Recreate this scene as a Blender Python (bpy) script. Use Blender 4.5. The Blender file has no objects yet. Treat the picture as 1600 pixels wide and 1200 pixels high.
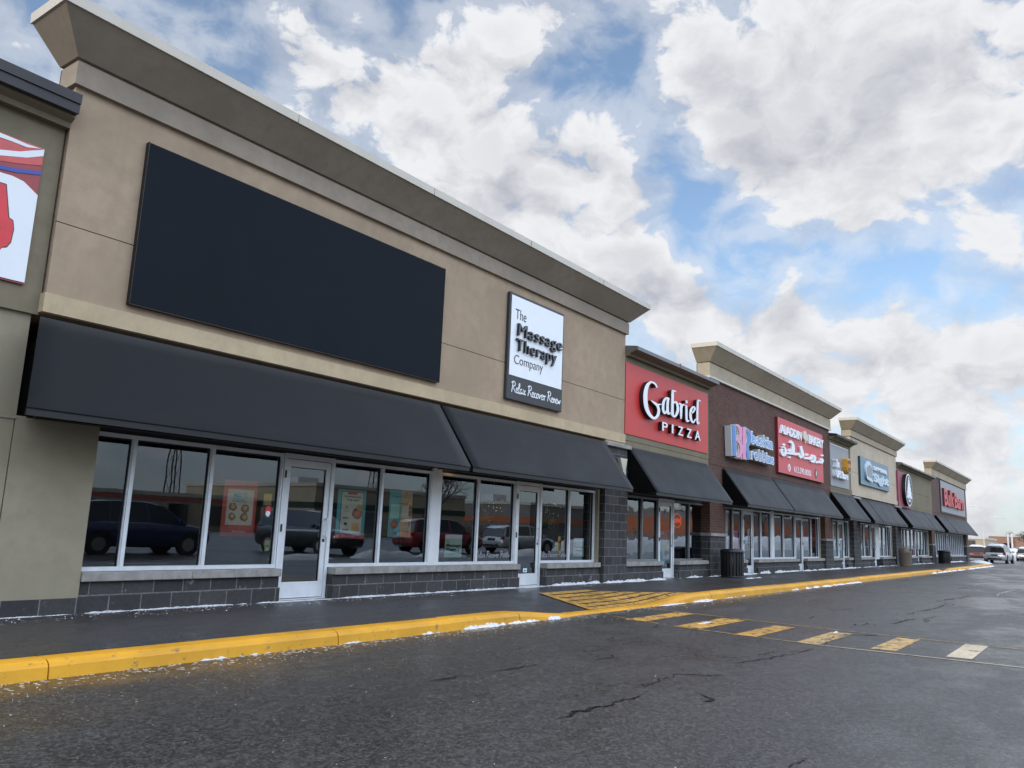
import bpy, bmesh, math, random
from mathutils import Vector, Matrix, noise as mnoise

random.seed(7)
SC = bpy.context.scene
COL = SC.collection
R = math.radians

# ------------------------------------------------------------------ camera
def make_camera():
    yaw, pitch, roll = R(53.74723), R(10.13700), R(2.32255)
    f = Vector((math.sin(yaw) * math.cos(pitch), math.cos(yaw) * math.cos(pitch), math.sin(pitch)))
    r = Vector((math.cos(yaw), -math.sin(yaw), 0))
    u = r.cross(f)
    r2 = math.cos(roll) * r + math.sin(roll) * u
    u2 = -math.sin(roll) * r + math.cos(roll) * u
    cam = bpy.data.cameras.new('camera')
    cam.sensor_width = 36
    cam.lens = 1262.735 / 1600 * 36
    cam.clip_end = 6000
    cam.clip_start = 0.05
    o = bpy.data.objects.new('camera', cam)
    m = Matrix((r2, u2, -f)).transposed().to_4x4()
    m.translation = Vector((0, -10, 1.185))
    o.matrix_world = m
    COL.objects.link(o)
    SC.camera = o
make_camera()

# ------------------------------------------------------------------ light
SUN_EL, SUN_AZ = R(24), R(-82)        # azimuth measured from +Y towards +X: low on the left, just behind the shop fronts
SUN_DIR = Vector((math.sin(SUN_AZ) * math.cos(SUN_EL), math.cos(SUN_AZ) * math.cos(SUN_EL), math.sin(SUN_EL)))
SC.view_settings.view_transform = 'Standard'
SC.view_settings.look = 'None'
SC.view_settings.exposure = 0.25
SC.view_settings.gamma = 1
SC.view_settings.use_curve_mapping = False

sun = bpy.data.lights.new('sun', 'SUN')
sun.energy = 1.6
sun.angle = R(10)
sun.color = (1.0, 0.93, 0.83)
so = bpy.data.objects.new('sun', sun)
so.rotation_euler = (-SUN_DIR).to_track_quat('-Z', 'Y').to_euler()
so.location = (-40, 20, 60)
COL.objects.link(so)

class NT:
    """tiny helper round a node tree"""
    def __init__(s, tree):
        s.t = tree; s.n = tree.nodes; s.l = tree.links
    def set(s, sock, v):
        if hasattr(v, 'is_output'):
            s.l.new(v, sock)
        elif v is not None:
            if hasattr(sock, 'default_value'):
                try: sock.default_value = v
                except Exception: sock.default_value = (*v, 1.0)
    def m(s, op, a, b=None, c=None, clamp=False):
        n = s.n.new('ShaderNodeMath'); n.operation = op; n.use_clamp = clamp
        for i, v in enumerate((a, b, c)):
            if v is not None: s.set(n.inputs[i], v)
        return n.outputs[0]
    def v(s, op, a, b=None, scale=None):
        n = s.n.new('ShaderNodeVectorMath'); n.operation = op
        s.set(n.inputs[0], a)
        if b is not None: s.set(n.inputs[1], b)
        if scale is not None: s.set(n.inputs['Scale'], scale)
        return n.outputs['Value'] if op in ('DOT_PRODUCT', 'LENGTH') else n.outputs[0]
    def noise(s, vec, scale, detail=4, rough=0.5, dist=0.0, lac=2.0):
        n = s.n.new('ShaderNodeTexNoise')
        s.set(n.inputs['Vector'], vec)
        n.inputs['Scale'].default_value = scale; n.inputs['Detail'].default_value = detail
        n.inputs['Roughness'].default_value = rough; n.inputs['Distortion'].default_value = dist
        n.inputs['Lacunarity'].default_value = lac
        return n.outputs['Fac']
    def voro(s, vec, scale, feature='F1', smooth=None, rnd=1.0):
        n = s.n.new('ShaderNodeTexVoronoi'); n.feature = feature
        s.set(n.inputs['Vector'], vec); n.inputs['Scale'].default_value = scale
        if smooth is not None and 'Smoothness' in n.inputs: n.inputs['Smoothness'].default_value = smooth
        n.inputs['Randomness'].default_value = rnd
        return n.outputs['Distance']
    def ramp(s, x, a, b, lo=0.0, hi=1.0, smooth=True):
        n = s.n.new('ShaderNodeMapRange')
        if smooth: n.interpolation_type = 'SMOOTHSTEP'
        s.set(n.inputs[0], x)
        for i, v in zip((1, 2, 3, 4), (a, b, lo, hi)): s.set(n.inputs[i], v)
        return n.outputs[0]
    def mix(s, fac, a, b, kind='MIX'):
        n = s.n.new('ShaderNodeMix'); n.data_type = 'RGBA'; n.blend_type = kind
        s.set(n.inputs[0], fac); s.set(n.inputs[6], c4(a)); s.set(n.inputs[7], c4(b))
        return n.outputs[2]
    def xyz(s, vec):
        n = s.n.new('ShaderNodeSeparateXYZ'); s.set(n.inputs[0], vec); return n.outputs
    def comb(s, x, y, z):
        n = s.n.new('ShaderNodeCombineXYZ')
        for i, v in enumerate((x, y, z)): s.set(n.inputs[i], v)
        return n.outputs[0]
    def pos(s):
        return s.n.new('ShaderNodeNewGeometry').outputs['Position']
    def obj(s):
        return s.n.new('ShaderNodeTexCoord').outputs['Object']
    def bump(s, h, strength=0.3, dist=0.01, normal=None):
        n = s.n.new('ShaderNodeBump'); n.inputs['Strength'].default_value = strength
        n.inputs['Distance'].default_value = dist
        s.set(n.inputs['Height'], h)
        if normal is not None: s.set(n.inputs['Normal'], normal)
        return n.outputs[0]

def c4(c):
    if hasattr(c, 'is_output'): return c
    return (*c, 1.0) if len(c) == 3 else c

# sky: Nishita sky with a procedural field of cumulus clouds laid out by direction
CLOUDS = [(0.56023, 0.61695, 0.55273, 352.0, -0.55), (0.60849, 0.55607, 0.56615, 396.0, -0.4), (0.72199, 0.42724, 0.54424, 536.3, -0.5), (0.70938, 0.4744, 0.52127, 1156.9, -0.35), (0.77482, 0.41328, 0.47838, 518.1, -0.6), (0.81103, 0.40191, 0.42508, 1035.8, -0.55), (0.73037, 0.49934, 0.46607, 1222.8, -0.4), (0.85029, 0.36674, 0.37749, 809.1, -0.65), (0.84595, 0.33718, 0.41314, 2146.8, -0.35), (0.8864, 0.31076, 0.34311, 792.4, -0.7), (0.86531, 0.36917, 0.33905, 1498.3, -0.5), (0.84406, 0.41721, 0.33689, 2797.7, -0.2), (0.93382, 0.16593, 0.31693, 701.9, -0.3), (0.95092, 0.10699, 0.29037, 453.9, -0.5), (0.92522, 0.22504, 0.30548, 537.1, -0.5), (0.44466, 0.73379, 0.51365, 914.0, -0.3), (0.41189, 0.7123, 0.56831, 239.9, -0.3), (0.95108, 0.15828, 0.26533, 713.1, -0.35), (0.92027, 0.32044, 0.22455, 3073.8, -0.15), (0.89069, 0.33351, 0.30894, 2805.2, -0.5), (0.60675, 0.60834, 0.51164, 442.1, 0.5), (0.66102, 0.53959, 0.52143, 375.6, 0.5), (0.58337, 0.66314, 0.46896, 519.2, 0.4), (0.50463, 0.6962, 0.51055, 253.9, 0.35), (0.67145, 0.60021, 0.43463, 308.1, 0.4), (0.72343, 0.54356, 0.42568, 349.7, 0.45), (0.75747, 0.47565, 0.44722, 870.1, 0.4), (0.79633, 0.45324, 0.40053, 486.2, 0.5), (0.83014, 0.40253, 0.3858, 2288.5, 0.4), (0.80719, 0.48448, 0.33724, 467.9, 0.4), (0.74652, 0.55718, 0.36368, 259.6, 0.35), (0.63144, 0.62669, 0.45667, 716.6, 0.3), (0.70121, 0.43644, 0.56376, 1104.6, 0.45), (0.79027, 0.32182, 0.52145, 578.7, 0.5), (0.82759, 0.24136, 0.5068, 259.5, 0.5), (0.86755, 0.15965, 0.47103, 222.7, 0.5), (0.86635, 0.07436, 0.49387, 269.4, 0.5), (0.90924, 0.07802, 0.4089, 487.5, 0.45), (0.84761, 0.28457, 0.44785, 587.2, 0.5), (0.89291, 0.20036, 0.4032, 490.2, 0.45), (0.89503, 0.26873, 0.35595, 1807.9, 0.45), (0.87254, 0.32851, 0.36161, 3967.4, 0.35), (0.87606, 0.38601, 0.289, 666.5, 0.6), (0.88035, 0.40851, 0.24106, 702.4, 0.5), (0.91997, 0.28561, 0.26847, 1268.7, 0.55), (0.92987, 0.26166, 0.2586, 4308.4, 0.4), (0.84822, 0.43592, 0.30082, 689.3, 0.4), (0.91871, 0.19488, 0.34351, 2613.7, 0.4), (0.91565, 0.15384, 0.37137, 1032.8, 0.3), (0.93813, 0.06745, 0.33964, 1938.5, 0.35), (0.97024, 0.11336, 0.21396, 450.1, 0.45), (0.96812, 0.17816, 0.17609, 393.6, 0.4), (0.96949, 0.06464, 0.23644, 1264.9, 0.35), (0.93747, 0.28885, 0.19419, 419.8, 0.3), (0.98669, 0.09555, 0.13159, 257.2, 0.2)]
def make_world():
    w = bpy.data.worlds.new('World'); SC.world = w; w.use_nodes = True
    k = NT(w.node_tree); k.n.clear()
    out = k.n.new('ShaderNodeOutputWorld'); bg = k.n.new('ShaderNodeBackground')
    sky = k.n.new('ShaderNodeTexSky'); sky.sky_type = 'NISHITA'; sky.sun_disc = False
    sky.sun_elevation = SUN_EL; sky.sun_rotation = SUN_AZ
    sky.air_density = 1.0; sky.dust_density = 0.6; sky.ozone_density = 2.0
    d = k.v('NORMALIZE', k.n.new('ShaderNodeTexCoord').outputs['Generated'])
    dx, dy, dz = k.xyz(d)
    # bias field from the cloud list
    wob = k.v('NORMALIZE', k.v('ADD', d, k.v('SCALE', k.v('SUBTRACT', nvec(k, d, 5.5), (0.5, 0.5, 0.5)), scale=0.14)))
    bias = None
    for (x, y, z, kk, wgt) in CLOUDS:
        e = k.m('MULTIPLY', k.m('EXPONENT', k.m('MULTIPLY', k.m('SUBTRACT', k.v('DOT_PRODUCT', wob, (x, y, z)), 1.0), kk)), wgt)
        bias = e if bias is None else k.m('ADD', bias, e)
    flat = k.v('MULTIPLY', d, (1, 1, 1.45))
    warp = k.v('SCALE', k.v('SUBTRACT', nvec(k, flat, 9.0), (0.5, 0.5, 0.5)), scale=0.08)
    base = k.v('ADD', flat, warp)
    bias = k.m('MULTIPLY', bias, 0.50)
    def field(vec, det):
        big = k.noise(vec, 9.5, det, 0.60, 0.12)
        puff = k.m('SUBTRACT', 0.55, k.voro(vec, 15.0, 'F1'))
        puff2 = k.m('SUBTRACT', 0.55, k.voro(vec, 31.0, 'F1'))
        a = k.m('ADD', k.m('MULTIPLY', k.m('SUBTRACT', big, 0.5), 1.45), k.m('MULTIPLY', puff, 0.30))
        return k.m('ADD', a, k.m('MULTIPLY', puff2, 0.15))
    low = k.ramp(dz, 0.02, 0.30, 0.15, 0.02)         # thicker cloud towards the horizon
    low = k.m('MULTIPLY', low, k.ramp(dy, -0.4, 0.05, -0.4, 1.0))   # clearer behind the camera
    f0 = k.m('ADD', field(base, 10), bias)
    f1 = k.m('ADD', field(k.v('ADD', base, (-0.022, 0.004, 0.046)), 5), bias)
    cov = k.m('ADD', f0, low)
    dens = k.ramp(cov, -0.01, 0.21)
    veil = k.ramp(cov, -0.34, 0.06, 0.0, 0.48)
    mask = k.m('MAXIMUM', dens, veil)
    # self shading: less where there is more cloud towards the sun
    lit = k.m('ADD', 0.86, k.m('MULTIPLY', k.m('SUBTRACT', f0, f1), 1.6), clamp=True)
    thick = k.ramp(cov, 0.22, 0.70)
    lit = k.m('SUBTRACT', lit, k.m('MULTIPLY', k.m('MULTIPLY', thick, 0.22), k.ramp(k.v('DOT_PRODUCT', d, (0.838, 0.243, 0.489)), 0.90, 0.985, 0.45, 2.1)), clamp=True)
    cloud = k.mix(lit, (3.9, 4.05, 4.6), (7.3, 7.4, 7.6))
    # sky gain added out of view to fill the shaded fronts, mostly behind camera
    bright = k.m('ADD', k.ramp(dz, 0.58, 0.85, 1.0, 1.15), k.m('MULTIPLY', k.ramp(dz, 0.17, 0.42, 0.0, 3.3), k.ramp(dy, 0.02, -0.45, 0.0, 1.0)))
    skyc = k.v('SCALE', sky.outputs[0], scale=1.5)
    skyc = k.mix(1.0, skyc, (0.98, 1.0, 1.0), 'MULTIPLY')
    skyc = k.mix(0.08, skyc, (5.6, 6.8, 8.0))
    horizon = k.ramp(dz, 0.0, 0.36, 0.62, 0.0)
    skyc = k.mix(horizon, skyc, (4.2, 5.2, 6.3))
    c = k.mix(mask, skyc, cloud)
    c = k.v('SCALE', c, scale=bright)
    k.l.new(c, bg.inputs['Color'])
    bg.inputs['Strength'].default_value = 0.1
    k.l.new(bg.outputs[0], out.inputs[0])
def nvec(k, vec, scale):
    n = k.n.new('ShaderNodeTexNoise'); k.set(n.inputs['Vector'], vec)
    n.inputs['Scale'].default_value = scale; n.inputs['Detail'].default_value = 5
    return n.outputs['Color']
make_world()

# ------------------------------------------------------------------ materials
def new_mat(name):
    m = bpy.data.materials.new(name); m.use_nodes = True
    k = NT(m.node_tree); k.n.clear()
    out = k.n.new('ShaderNodeOutputMaterial'); p = k.n.new('ShaderNodeBsdfPrincipled')
    k.l.new(p.outputs[0], out.inputs[0])
    return m, k, p, out
def put(k, p, **kw):
    for n, v in kw.items():
        n = {'base': 'Base Color', 'rough': 'Roughness', 'metal': 'Metallic', 'normal': 'Normal', 'spec': 'Specular IOR Level',
             'sheen': 'Sheen Weight', 'coat': 'Coat Weight', 'emis': 'Emission Color', 'estr': 'Emission Strength', 'trans': 'Transmission Weight', 'sss': 'Subsurface Weight'}[n]
        if n in ('Base Color', 'Emission Color'): v = c4(v)
        k.set(p.inputs[n], v)

def paint(name, col, rough=0.5, metal=0.0, var=0.12, scale=3.0, spec=0.5, dirt=None, bump=0.0, coat=0.0):
    """plain coated surface with a little uneven tone, and optional grime"""
    m, k, p, _ = new_mat(name)
    v = k.obj()
    n = k.noise(v, scale, 6, 0.6)
    c = k.mix(k.ramp(n, 0.3, 0.7), tuple(x * (1 - var) for x in col), tuple(min(1, x * (1 + var)) for x in col))
    if dirt:
        d = k.ramp(k.noise(k.v('MULTIPLY', v, (1, 1, 0.35)), scale * 2.3, 8, 0.7), 0.55, 0.75, 0, dirt[1])
        c = k.mix(d, c, dirt[0])
    put(k, p, base=c, rough=k.ramp(n, 0.2, 0.8, max(0.02, rough - 0.07), rough + 0.07), metal=metal, spec=spec, coat=coat)
    if bump: put(k, p, normal=k.bump(k.noise(v, scale * 30, 4, 0.6), bump, 0.004))
    return m

def stucco(name, col, streak=0.30):
    m, k, p, _ = new_mat(name)
    v = k.pos()
    x, y, z = k.xyz(v)
    big = k.noise(v, 0.55, 5, 0.6)
    mid = k.noise(v, 5.0, 6, 0.65)
    run = k.noise(k.comb(k.m('MULTIPLY', k.m('ADD', x, y), 3.0), 0.0, k.m('MULTIPLY', z, 0.22)), 1.0, 6, 0.65)
    c = k.mix(k.ramp(big, 0.3, 0.7), tuple(a * 0.86 for a in col), tuple(a * 1.10 for a in col))
    c = k.mix(k.ramp(mid, 0.35, 0.75, 0, 0.7), c, tuple(a * 0.80 for a in col))
    c = k.mix(k.ramp(run, 0.50, 0.78, 0, streak), c, tuple(a * 0.62 for a in col))
    grain = k.noise(v, 190.0, 3, 0.7)
    g2 = k.noise(v, 60.0, 4, 0.7)
    c = k.mix(k.ramp(grain, 0.3, 0.75, 0.0, 0.22), c, tuple(a * 0.7 for a in col))
    put(k, p, base=c, rough=0.9, spec=0.25, normal=k.bump(k.m('ADD', grain, g2), 0.35, 0.004))
    return m

def masonry(name, c1, c2, mortar, w, h, gap, bumpd=0.006, rough_face=25.0, stain=0.35, white=0.0):
    m, k, p, _ = new_mat(name)
    v = k.pos()
    x, y, z = k.xyz(v)
    u = k.comb(k.m('ADD', x, y), k.m('ADD', z, 0.002), 0.0)
    b = k.n.new('ShaderNodeTexBrick')
    k.set(b.inputs['Vector'], u)
    b.inputs['Color1'].default_value = c4(c1); b.inputs['Color2'].default_value = c4(c2)
    b.inputs['Mortar'].default_value = c4(mortar)
    b.inputs['Scale'].default_value = 1.0; b.inputs['Brick Width'].default_value = w
    b.inputs['Row Height'].default_value = h; b.inputs['Mortar Size'].default_value = gap
    b.inputs['Mortar Smooth'].default_value = 0.2; b.inputs['Bias'].default_value = -0.1
    n = k.noise(v, rough_face, 6, 0.7); n2 = k.noise(v, 2.2, 5, 0.6)
    c = k.mix(k.ramp(n, 0.35, 0.7, 0.0, 0.45), b.outputs['Color'], tuple(a * 0.55 for a in c1))
    c = k.mix(k.ramp(n2, 0.45, 0.75, 0.0, stain), c, tuple(a * 0.6 for a in c1))
    if white:
        e = k.m('MULTIPLY', k.ramp(k.noise(k.v('ADD', v, (9, 3, 5)), 3.6, 9, 0.72), 0.60, 0.70, 0, white), k.ramp(z, 0.12, 0.45, 1.0, 0.12))
        c = k.mix(e, c, (0.42, 0.42, 0.41))
    hgt = k.m('ADD', k.m('MULTIPLY', k.m('SUBTRACT', 1.0, b.outputs['Fac']), 1.0), k.m('MULTIPLY', n, 0.6))
    put(k, p, base=c, rough=k.ramp(n2, 0.3, 0.7, 0.95, 0.7), spec=0.3, normal=k.bump(hgt, 0.6, bumpd))
    return m

def glass_mat(name, tint=(0.62, 0.66, 0.66), wav=0.0004):
    m, k, p, out = new_mat(name)
    k.n.remove(p)
    v = k.pos()
    n1 = k.noise(v, 1.3, 2, 0.5)
    nor = k.bump(n1, 1.0, wav)
    fr = k.n.new('ShaderNodeFresnel'); fr.inputs['IOR'].default_value = 1.70
    k.l.new(nor, fr.inputs['Normal'])
    f2 = k.m('DIVIDE', k.m('MULTIPLY', fr.outputs[0], 2.0), k.m('ADD', fr.outputs[0], 1.0))
    tr = k.n.new('ShaderNodeBsdfTransparent'); tr.inputs['Color'].default_value = c4(tint)
    gl = k.n.new('ShaderNodeBsdfGlossy'); gl.inputs['Roughness'].default_value = 0.0
    gl.inputs['Color'].default_value = (0.82, 0.91, 1.0, 1)
    k.l.new(nor, gl.inputs['Normal'])
    mx = k.n.new('ShaderNodeMixShader')
    k.set(mx.inputs[0], f2); k.l.new(tr.outputs[0], mx.inputs[1]); k.l.new(gl.outputs[0], mx.inputs[2])
    k.l.new(mx.outputs[0], out.inputs[0])
    return m

def asphalt(name, walk=False):
    m, k, p, _ = new_mat(name)
    v = k.pos()
    x, y, z = k.xyz(v)
    big = k.noise(k.v('MULTIPLY', v, (0.5, 1.0, 1)), 0.35, 6, 0.62)
    mid = k.noise(k.v('MULTIPLY', v, (0.55, 1.0, 1)), 1.7, 8, 0.66)
    agg = k.noise(v, 75.0, 3, 0.75)
    agg2 = k.voro(v, 120.0)
    agg3 = k.noise(v, 16.0, 9, 0.93)
    dark, light = ((0.023, 0.019, 0.018), (0.044, 0.038, 0.036)) if walk else ((0.011, 0.0105, 0.0102), (0.027, 0.0258, 0.025))
    c = k.mix(k.ramp(big, 0.35, 0.65), dark, light)
    c = k.mix(k.ramp(mid, 0.42, 0.72, 0, 0.6), c, tuple(a * 1.5 for a in light))
    c = k.mix(k.ramp(agg, 0.50, 0.70, 0, 0.75), c, (0.085, 0.083, 0.081) if not walk else (0.09, 0.085, 0.08))
    c = k.mix(k.ramp(agg2, 0.0, 0.22, 0.55, 0.0), c, (0.010, 0.010, 0.010))
    c = k.mix(k.ramp(agg3, 0.49, 0.62, 0, 0.8), c, (0.085, 0.083, 0.080) if not walk else (0.075, 0.068, 0.062))
    c = k.mix(k.ramp(agg3, 0.47, 0.36, 0, 0.85), c, (0.008, 0.011, 0.011))
    # single stones of the aggregate, dark binder between them
    for sc_, amt in ((66.0, 0.62), (30.0, 0.20)):
        vn = k.n.new('ShaderNodeTexVoronoi'); k.set(vn.inputs['Vector'], v); vn.inputs['Scale'].default_value = sc_
        rv = k.xyz(vn.outputs['Color'])[0]
        c = k.mix(k.ramp(rv, 0.62, 0.98, 0.0, amt), c, (0.115, 0.112, 0.108) if not walk else (0.060, 0.054, 0.050))
        c = k.mix(k.ramp(rv, 0.40, 0.10, 0.0, amt), c, (0.007, 0.0068, 0.0065))
        stone = k.m('MULTIPLY', rv, 1.0) if sc_ > 50 else stone
    # salt grains and gravel crumbs, most of them along the kerb
    sp = k.voro(k.v('ADD', v, (3.1, 1.7, 0)), 15.0)
    pick = k.noise(v, 6.5, 3, 0.7)
    if walk:
        near = k.ramp(y, -1.2, -0.4, 0.0, 0.35)
    else:
        near = k.m('MAXIMUM', k.ramp(y, -3.75, -3.05, 0.0, 0.55), k.ramp(y, -7.0, -3.2, 0.0, 0.16))
    th = k.ramp(k.m('ADD', pick, near), 0.62, 1.05, 0.045, 0.34, False)
    speck = k.m('LESS_THAN', sp, th)
    speck = k.m('MULTIPLY', speck, k.m('GREATER_THAN', k.m('ADD', pick, near), 0.60))
    c = k.mix(k.m('MULTIPLY', speck, 0.75), c, (0.55, 0.54, 0.52))
    # dried salt haze
    haze = k.m('MULTIPLY', k.ramp(k.noise(k.v('MULTIPLY', v, (0.4, 1.0, 1)), 0.9, 9, 0.72), 0.55, 0.78, 0.0, 0.40), k.ramp(x, 6.0, 16.0, 0.35, 1.0))
    c = k.mix(haze, c, (0.16, 0.16, 0.165))
    wet = k.ramp(k.m('ADD', big, k.m('MULTIPLY', k.m('SUBTRACT', mid, 0.5), 0.8)), 0.36, 0.62)
    ro = k.m('ADD', k.ramp(wet, 0, 1, 0.22 if walk else 0.20, 0.40 if walk else 0.40, False), k.m('MULTIPLY', k.ramp(agg3, 0.38, 0.62), 0.16))
    put(k, p, base=c, rough=ro, spec=0.5, normal=k.bump(k.m('ADD', k.m('MULTIPLY', stone, 0.6), agg3), 0.20 if not walk else 0.12, 0.005))
    return m

def worn_paint(name, col, under, amount=0.5, scale=9.0, rough=0.55):
    """painted marking or kerb whose paint is chipped through to what is below"""
    m, k, p, _ = new_mat(name)
    v = k.pos()
    n = k.noise(v, scale, 10, 0.72)
    a = k.noise(v, 60.0, 4, 0.8); b = k.noise(v, 1.1, 4, 0.6)
    c = k.mix(k.ramp(b, 0.3, 0.7), tuple(q * 0.82 for q in col), tuple(min(1, q * 1.1) for q in col))
    c = k.mix(k.ramp(a, 0.5, 0.8, 0, 0.35), c, tuple(q * 0.6 for q in col))
    t = k.m('ADD', n, k.m('MULTIPLY', k.m('SUBTRACT', a, 0.5), 0.35))
    lo = 0.78 - amount * 0.45
    chip = k.ramp(t, lo, lo + 0.05, 0, 0.92)
    c = k.mix(chip, c, under)
    put(k, p, base=c, rough=k.ramp(b, 0.3, 0.7, rough - 0.1, rough + 0.1), spec=0.4,
        normal=k.bump(k.m('SUBTRACT', a, k.m('MULTIPLY', chip, 1.2)), 0.4, 0.004))
    return m

def snow_mat(name, dirty=0.3):
    m, k, p, _ = new_mat(name)
    v = k.pos()
    n = k.noise(v, 7.0, 8, 0.7); a = k.noise(v, 55.0, 4, 0.7)
    c = k.mix(k.ramp(n, 0.42, 0.75, 0, dirty), (0.70, 0.71, 0.73), (0.26, 0.25, 0.24))
    put(k, p, base=c, rough=0.75, spec=0.3, normal=k.bump(a, 0.8, 0.02))
    return m

def fabric(name, col, spec=0.13, sheen=0.10):
    m, k, p, _ = new_mat(name)
    v = k.pos()
    x, y, z = k.xyz(v)
    n = k.noise(v, 1.1, 5, 0.6)
    f = k.noise(v, 120.0, 3, 0.6)
    run = k.noise(k.comb(k.m('MULTIPLY', x, 5.0), 0.0, k.m('MULTIPLY', z, 0.5)), 1.0, 7, 0.65)
    c = k.mix(k.ramp(n, 0.3, 0.7), tuple(a * 0.88 for a in col), tuple(a * 1.12 for a in col))
    c = k.mix(k.ramp(run, 0.52, 0.8, 0, 0.30), c, tuple(a * 1.55 for a in col))
    put(k, p, base=c, rough=k.ramp(n, 0.3, 0.7, 0.50, 0.62), spec=spec, sheen=sheen, normal=k.bump(k.m('ADD', f, k.m('MULTIPLY', n, 1.5)), 0.12, 0.01))
    return m

def foliage(name, a, b):
    m, k, p, _ = new_mat(name)
    put(k, p, base=k.mix(k.ramp(k.noise(k.pos(), 3.0, 4, 0.6), 0.35, 0.65), a, b), rough=0.8)
    return m

def glow(name, col, strength):
    m, k, p, _ = new_mat(name)
    put(k, p, base=col, emis=col, estr=strength, rough=0.4)
    return m

M = {}
TAN = (0.385, 0.288, 0.200); TAN_L = (0.500, 0.395, 0.255); OLIVE = (0.205, 0.174, 0.118); OLIVE_L = (0.305, 0.266, 0.190)
CREAM = (0.520, 0.435, 0.330)
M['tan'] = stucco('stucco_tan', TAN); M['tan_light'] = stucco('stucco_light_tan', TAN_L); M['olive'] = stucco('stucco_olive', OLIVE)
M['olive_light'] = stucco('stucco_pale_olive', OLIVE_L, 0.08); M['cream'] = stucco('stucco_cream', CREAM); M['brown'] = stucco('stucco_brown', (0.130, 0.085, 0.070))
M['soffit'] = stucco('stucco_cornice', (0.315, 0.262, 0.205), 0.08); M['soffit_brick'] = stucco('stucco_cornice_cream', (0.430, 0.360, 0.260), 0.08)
M['lip'] = paint('flashing_cream', (0.54, 0.49, 0.41), 0.45, 0, 0.06, 2.0)
M['cap'] = paint('cap_metal_grey', (0.17, 0.165, 0.17), 0.38, 0.3, 0.1, 2.0)
M['cap_dark'] = paint('cap_metal_dark', (0.022, 0.020, 0.022), 0.5, 0.0, 0.1, 2.0)
M['joint'] = paint('sealant_dark', (0.03, 0.026, 0.022), 0.8)
M['block'] = masonry('split_face_block', (0.040, 0.038, 0.038), (0.068, 0.065, 0.064), (0.17, 0.168, 0.165), 0.41, 0.2077, 0.009, 0.014, 22.0, 0.4, 0.85)
M['brick'] = masonry('brown_brick', (0.120, 0.052, 0.036), (0.074, 0.034, 0.026), (0.135, 0.100, 0.084), 0.205, 0.0769, 0.008, 0.005, 30.0, 0.3)
M['sill'] = paint('cast_stone', (0.27, 0.255, 0.235), 0.8, 0, 0.22, 5.0, 0.3, ((0.12, 0.11, 0.10), 0.5), 0.3)
M['alu'] = paint('anodised_aluminium', (0.66, 0.68, 0.70), 0.42, 0.15, 0.06, 4.0, 0.5, ((0.25, 0.25, 0.24), 0.25))
M['alu_dark'] = paint('dark_aluminium', (0.20, 0.205, 0.21), 0.4, 0.35, 0.08, 4.0)
M['bronze'] = paint('bronze_panel', (0.020, 0.018, 0.017), 0.7, 0, 0.15)
M['glass'] = glass_mat('window_glass', (0.80, 0.83, 0.83)); M['glass_wavy'] = glass_mat('window_glass_wavy', (0.62, 0.66, 0.66), 0.006)
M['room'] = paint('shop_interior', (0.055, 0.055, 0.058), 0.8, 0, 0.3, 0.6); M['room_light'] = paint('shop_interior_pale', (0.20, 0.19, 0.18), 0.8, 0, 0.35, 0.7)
M['floor'] = paint('shop_floor', (0.10, 0.095, 0.09), 0.4, 0, 0.2)
M['road'] = asphalt('wet_asphalt'); M['walk'] = asphalt('wet_pavement', True)
M['kerb'] = worn_paint('kerb_yellow', (0.64, 0.315, 0.018), (0.20, 0.145, 0.08), 0.40, 11.0)
M['mark'] = worn_paint('marking_yellow', (0.56, 0.31, 0.06), (0.06, 0.05, 0.04), 0.58, 9.0)
M['mark_worn'] = worn_paint('marking_faded', (0.48, 0.32, 0.13), (0.055, 0.052, 0.05), 0.58, 7.0); M['mark_pale'] = worn_paint('marking_bleached', (0.56, 0.47, 0.33), (0.09, 0.085, 0.08), 0.48, 7.0)
M['snow'] = snow_mat('snow_clean', 0.60); M['snow_dirty'] = snow_mat('snow_dirty', 0.75)
M['awning'] = fabric('awning_charcoal', (0.0078, 0.0092, 0.0112)); M['awning_end_shade'] = fabric('awning_painted_shade', (0.004, 0.004, 0.004), 0.05, 0.0)  # near-black second colour: painted shade of the underside at the awning ends
M['black'] = paint('black_enamel', (0.006, 0.006, 0.0065), 0.45, 0, 0.1); M['charcoal'] = paint('charcoal_enamel', (0.030, 0.031, 0.034), 0.5, 0, 0.1)
M['letter_grey'] = paint('letter_face_charcoal', (0.095, 0.098, 0.105), 0.5, 0, 0.06)
M['navy'] = paint('sign_navy_black', (0.0085, 0.0118, 0.0165), 0.75, 0, 0.16, 0.9, 0.12)
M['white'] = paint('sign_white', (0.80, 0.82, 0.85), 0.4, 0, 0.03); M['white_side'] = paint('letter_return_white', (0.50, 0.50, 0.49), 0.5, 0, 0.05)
M['red'] = paint('sign_red', (0.52, 0.036, 0.032), 0.42, 0, 0.07, 1.2, 0.5, ((0.20, 0.02, 0.03), 0.35)); M['red_dark'] = paint('letter_return_red', (0.16, 0.008, 0.016), 0.5)
M['red2'] = paint('sign_salmon_red', (0.56, 0.066, 0.074), 0.42, 0, 0.05, 1.2)
M['red_vivid'] = paint('print_red', (0.62, 0.035, 0.045), 0.4); M['red_deep'] = paint('print_deep_red', (0.30, 0.04, 0.045), 0.4); M['red_mid'] = paint('print_coral_red', (0.55, 0.085, 0.08), 0.4)
M['blue_print'] = paint('print_blue', (0.035, 0.065, 0.33), 0.4); M['sky_white'] = paint('print_pale', (0.74, 0.76, 0.78), 0.35, 0, 0.02)
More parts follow.
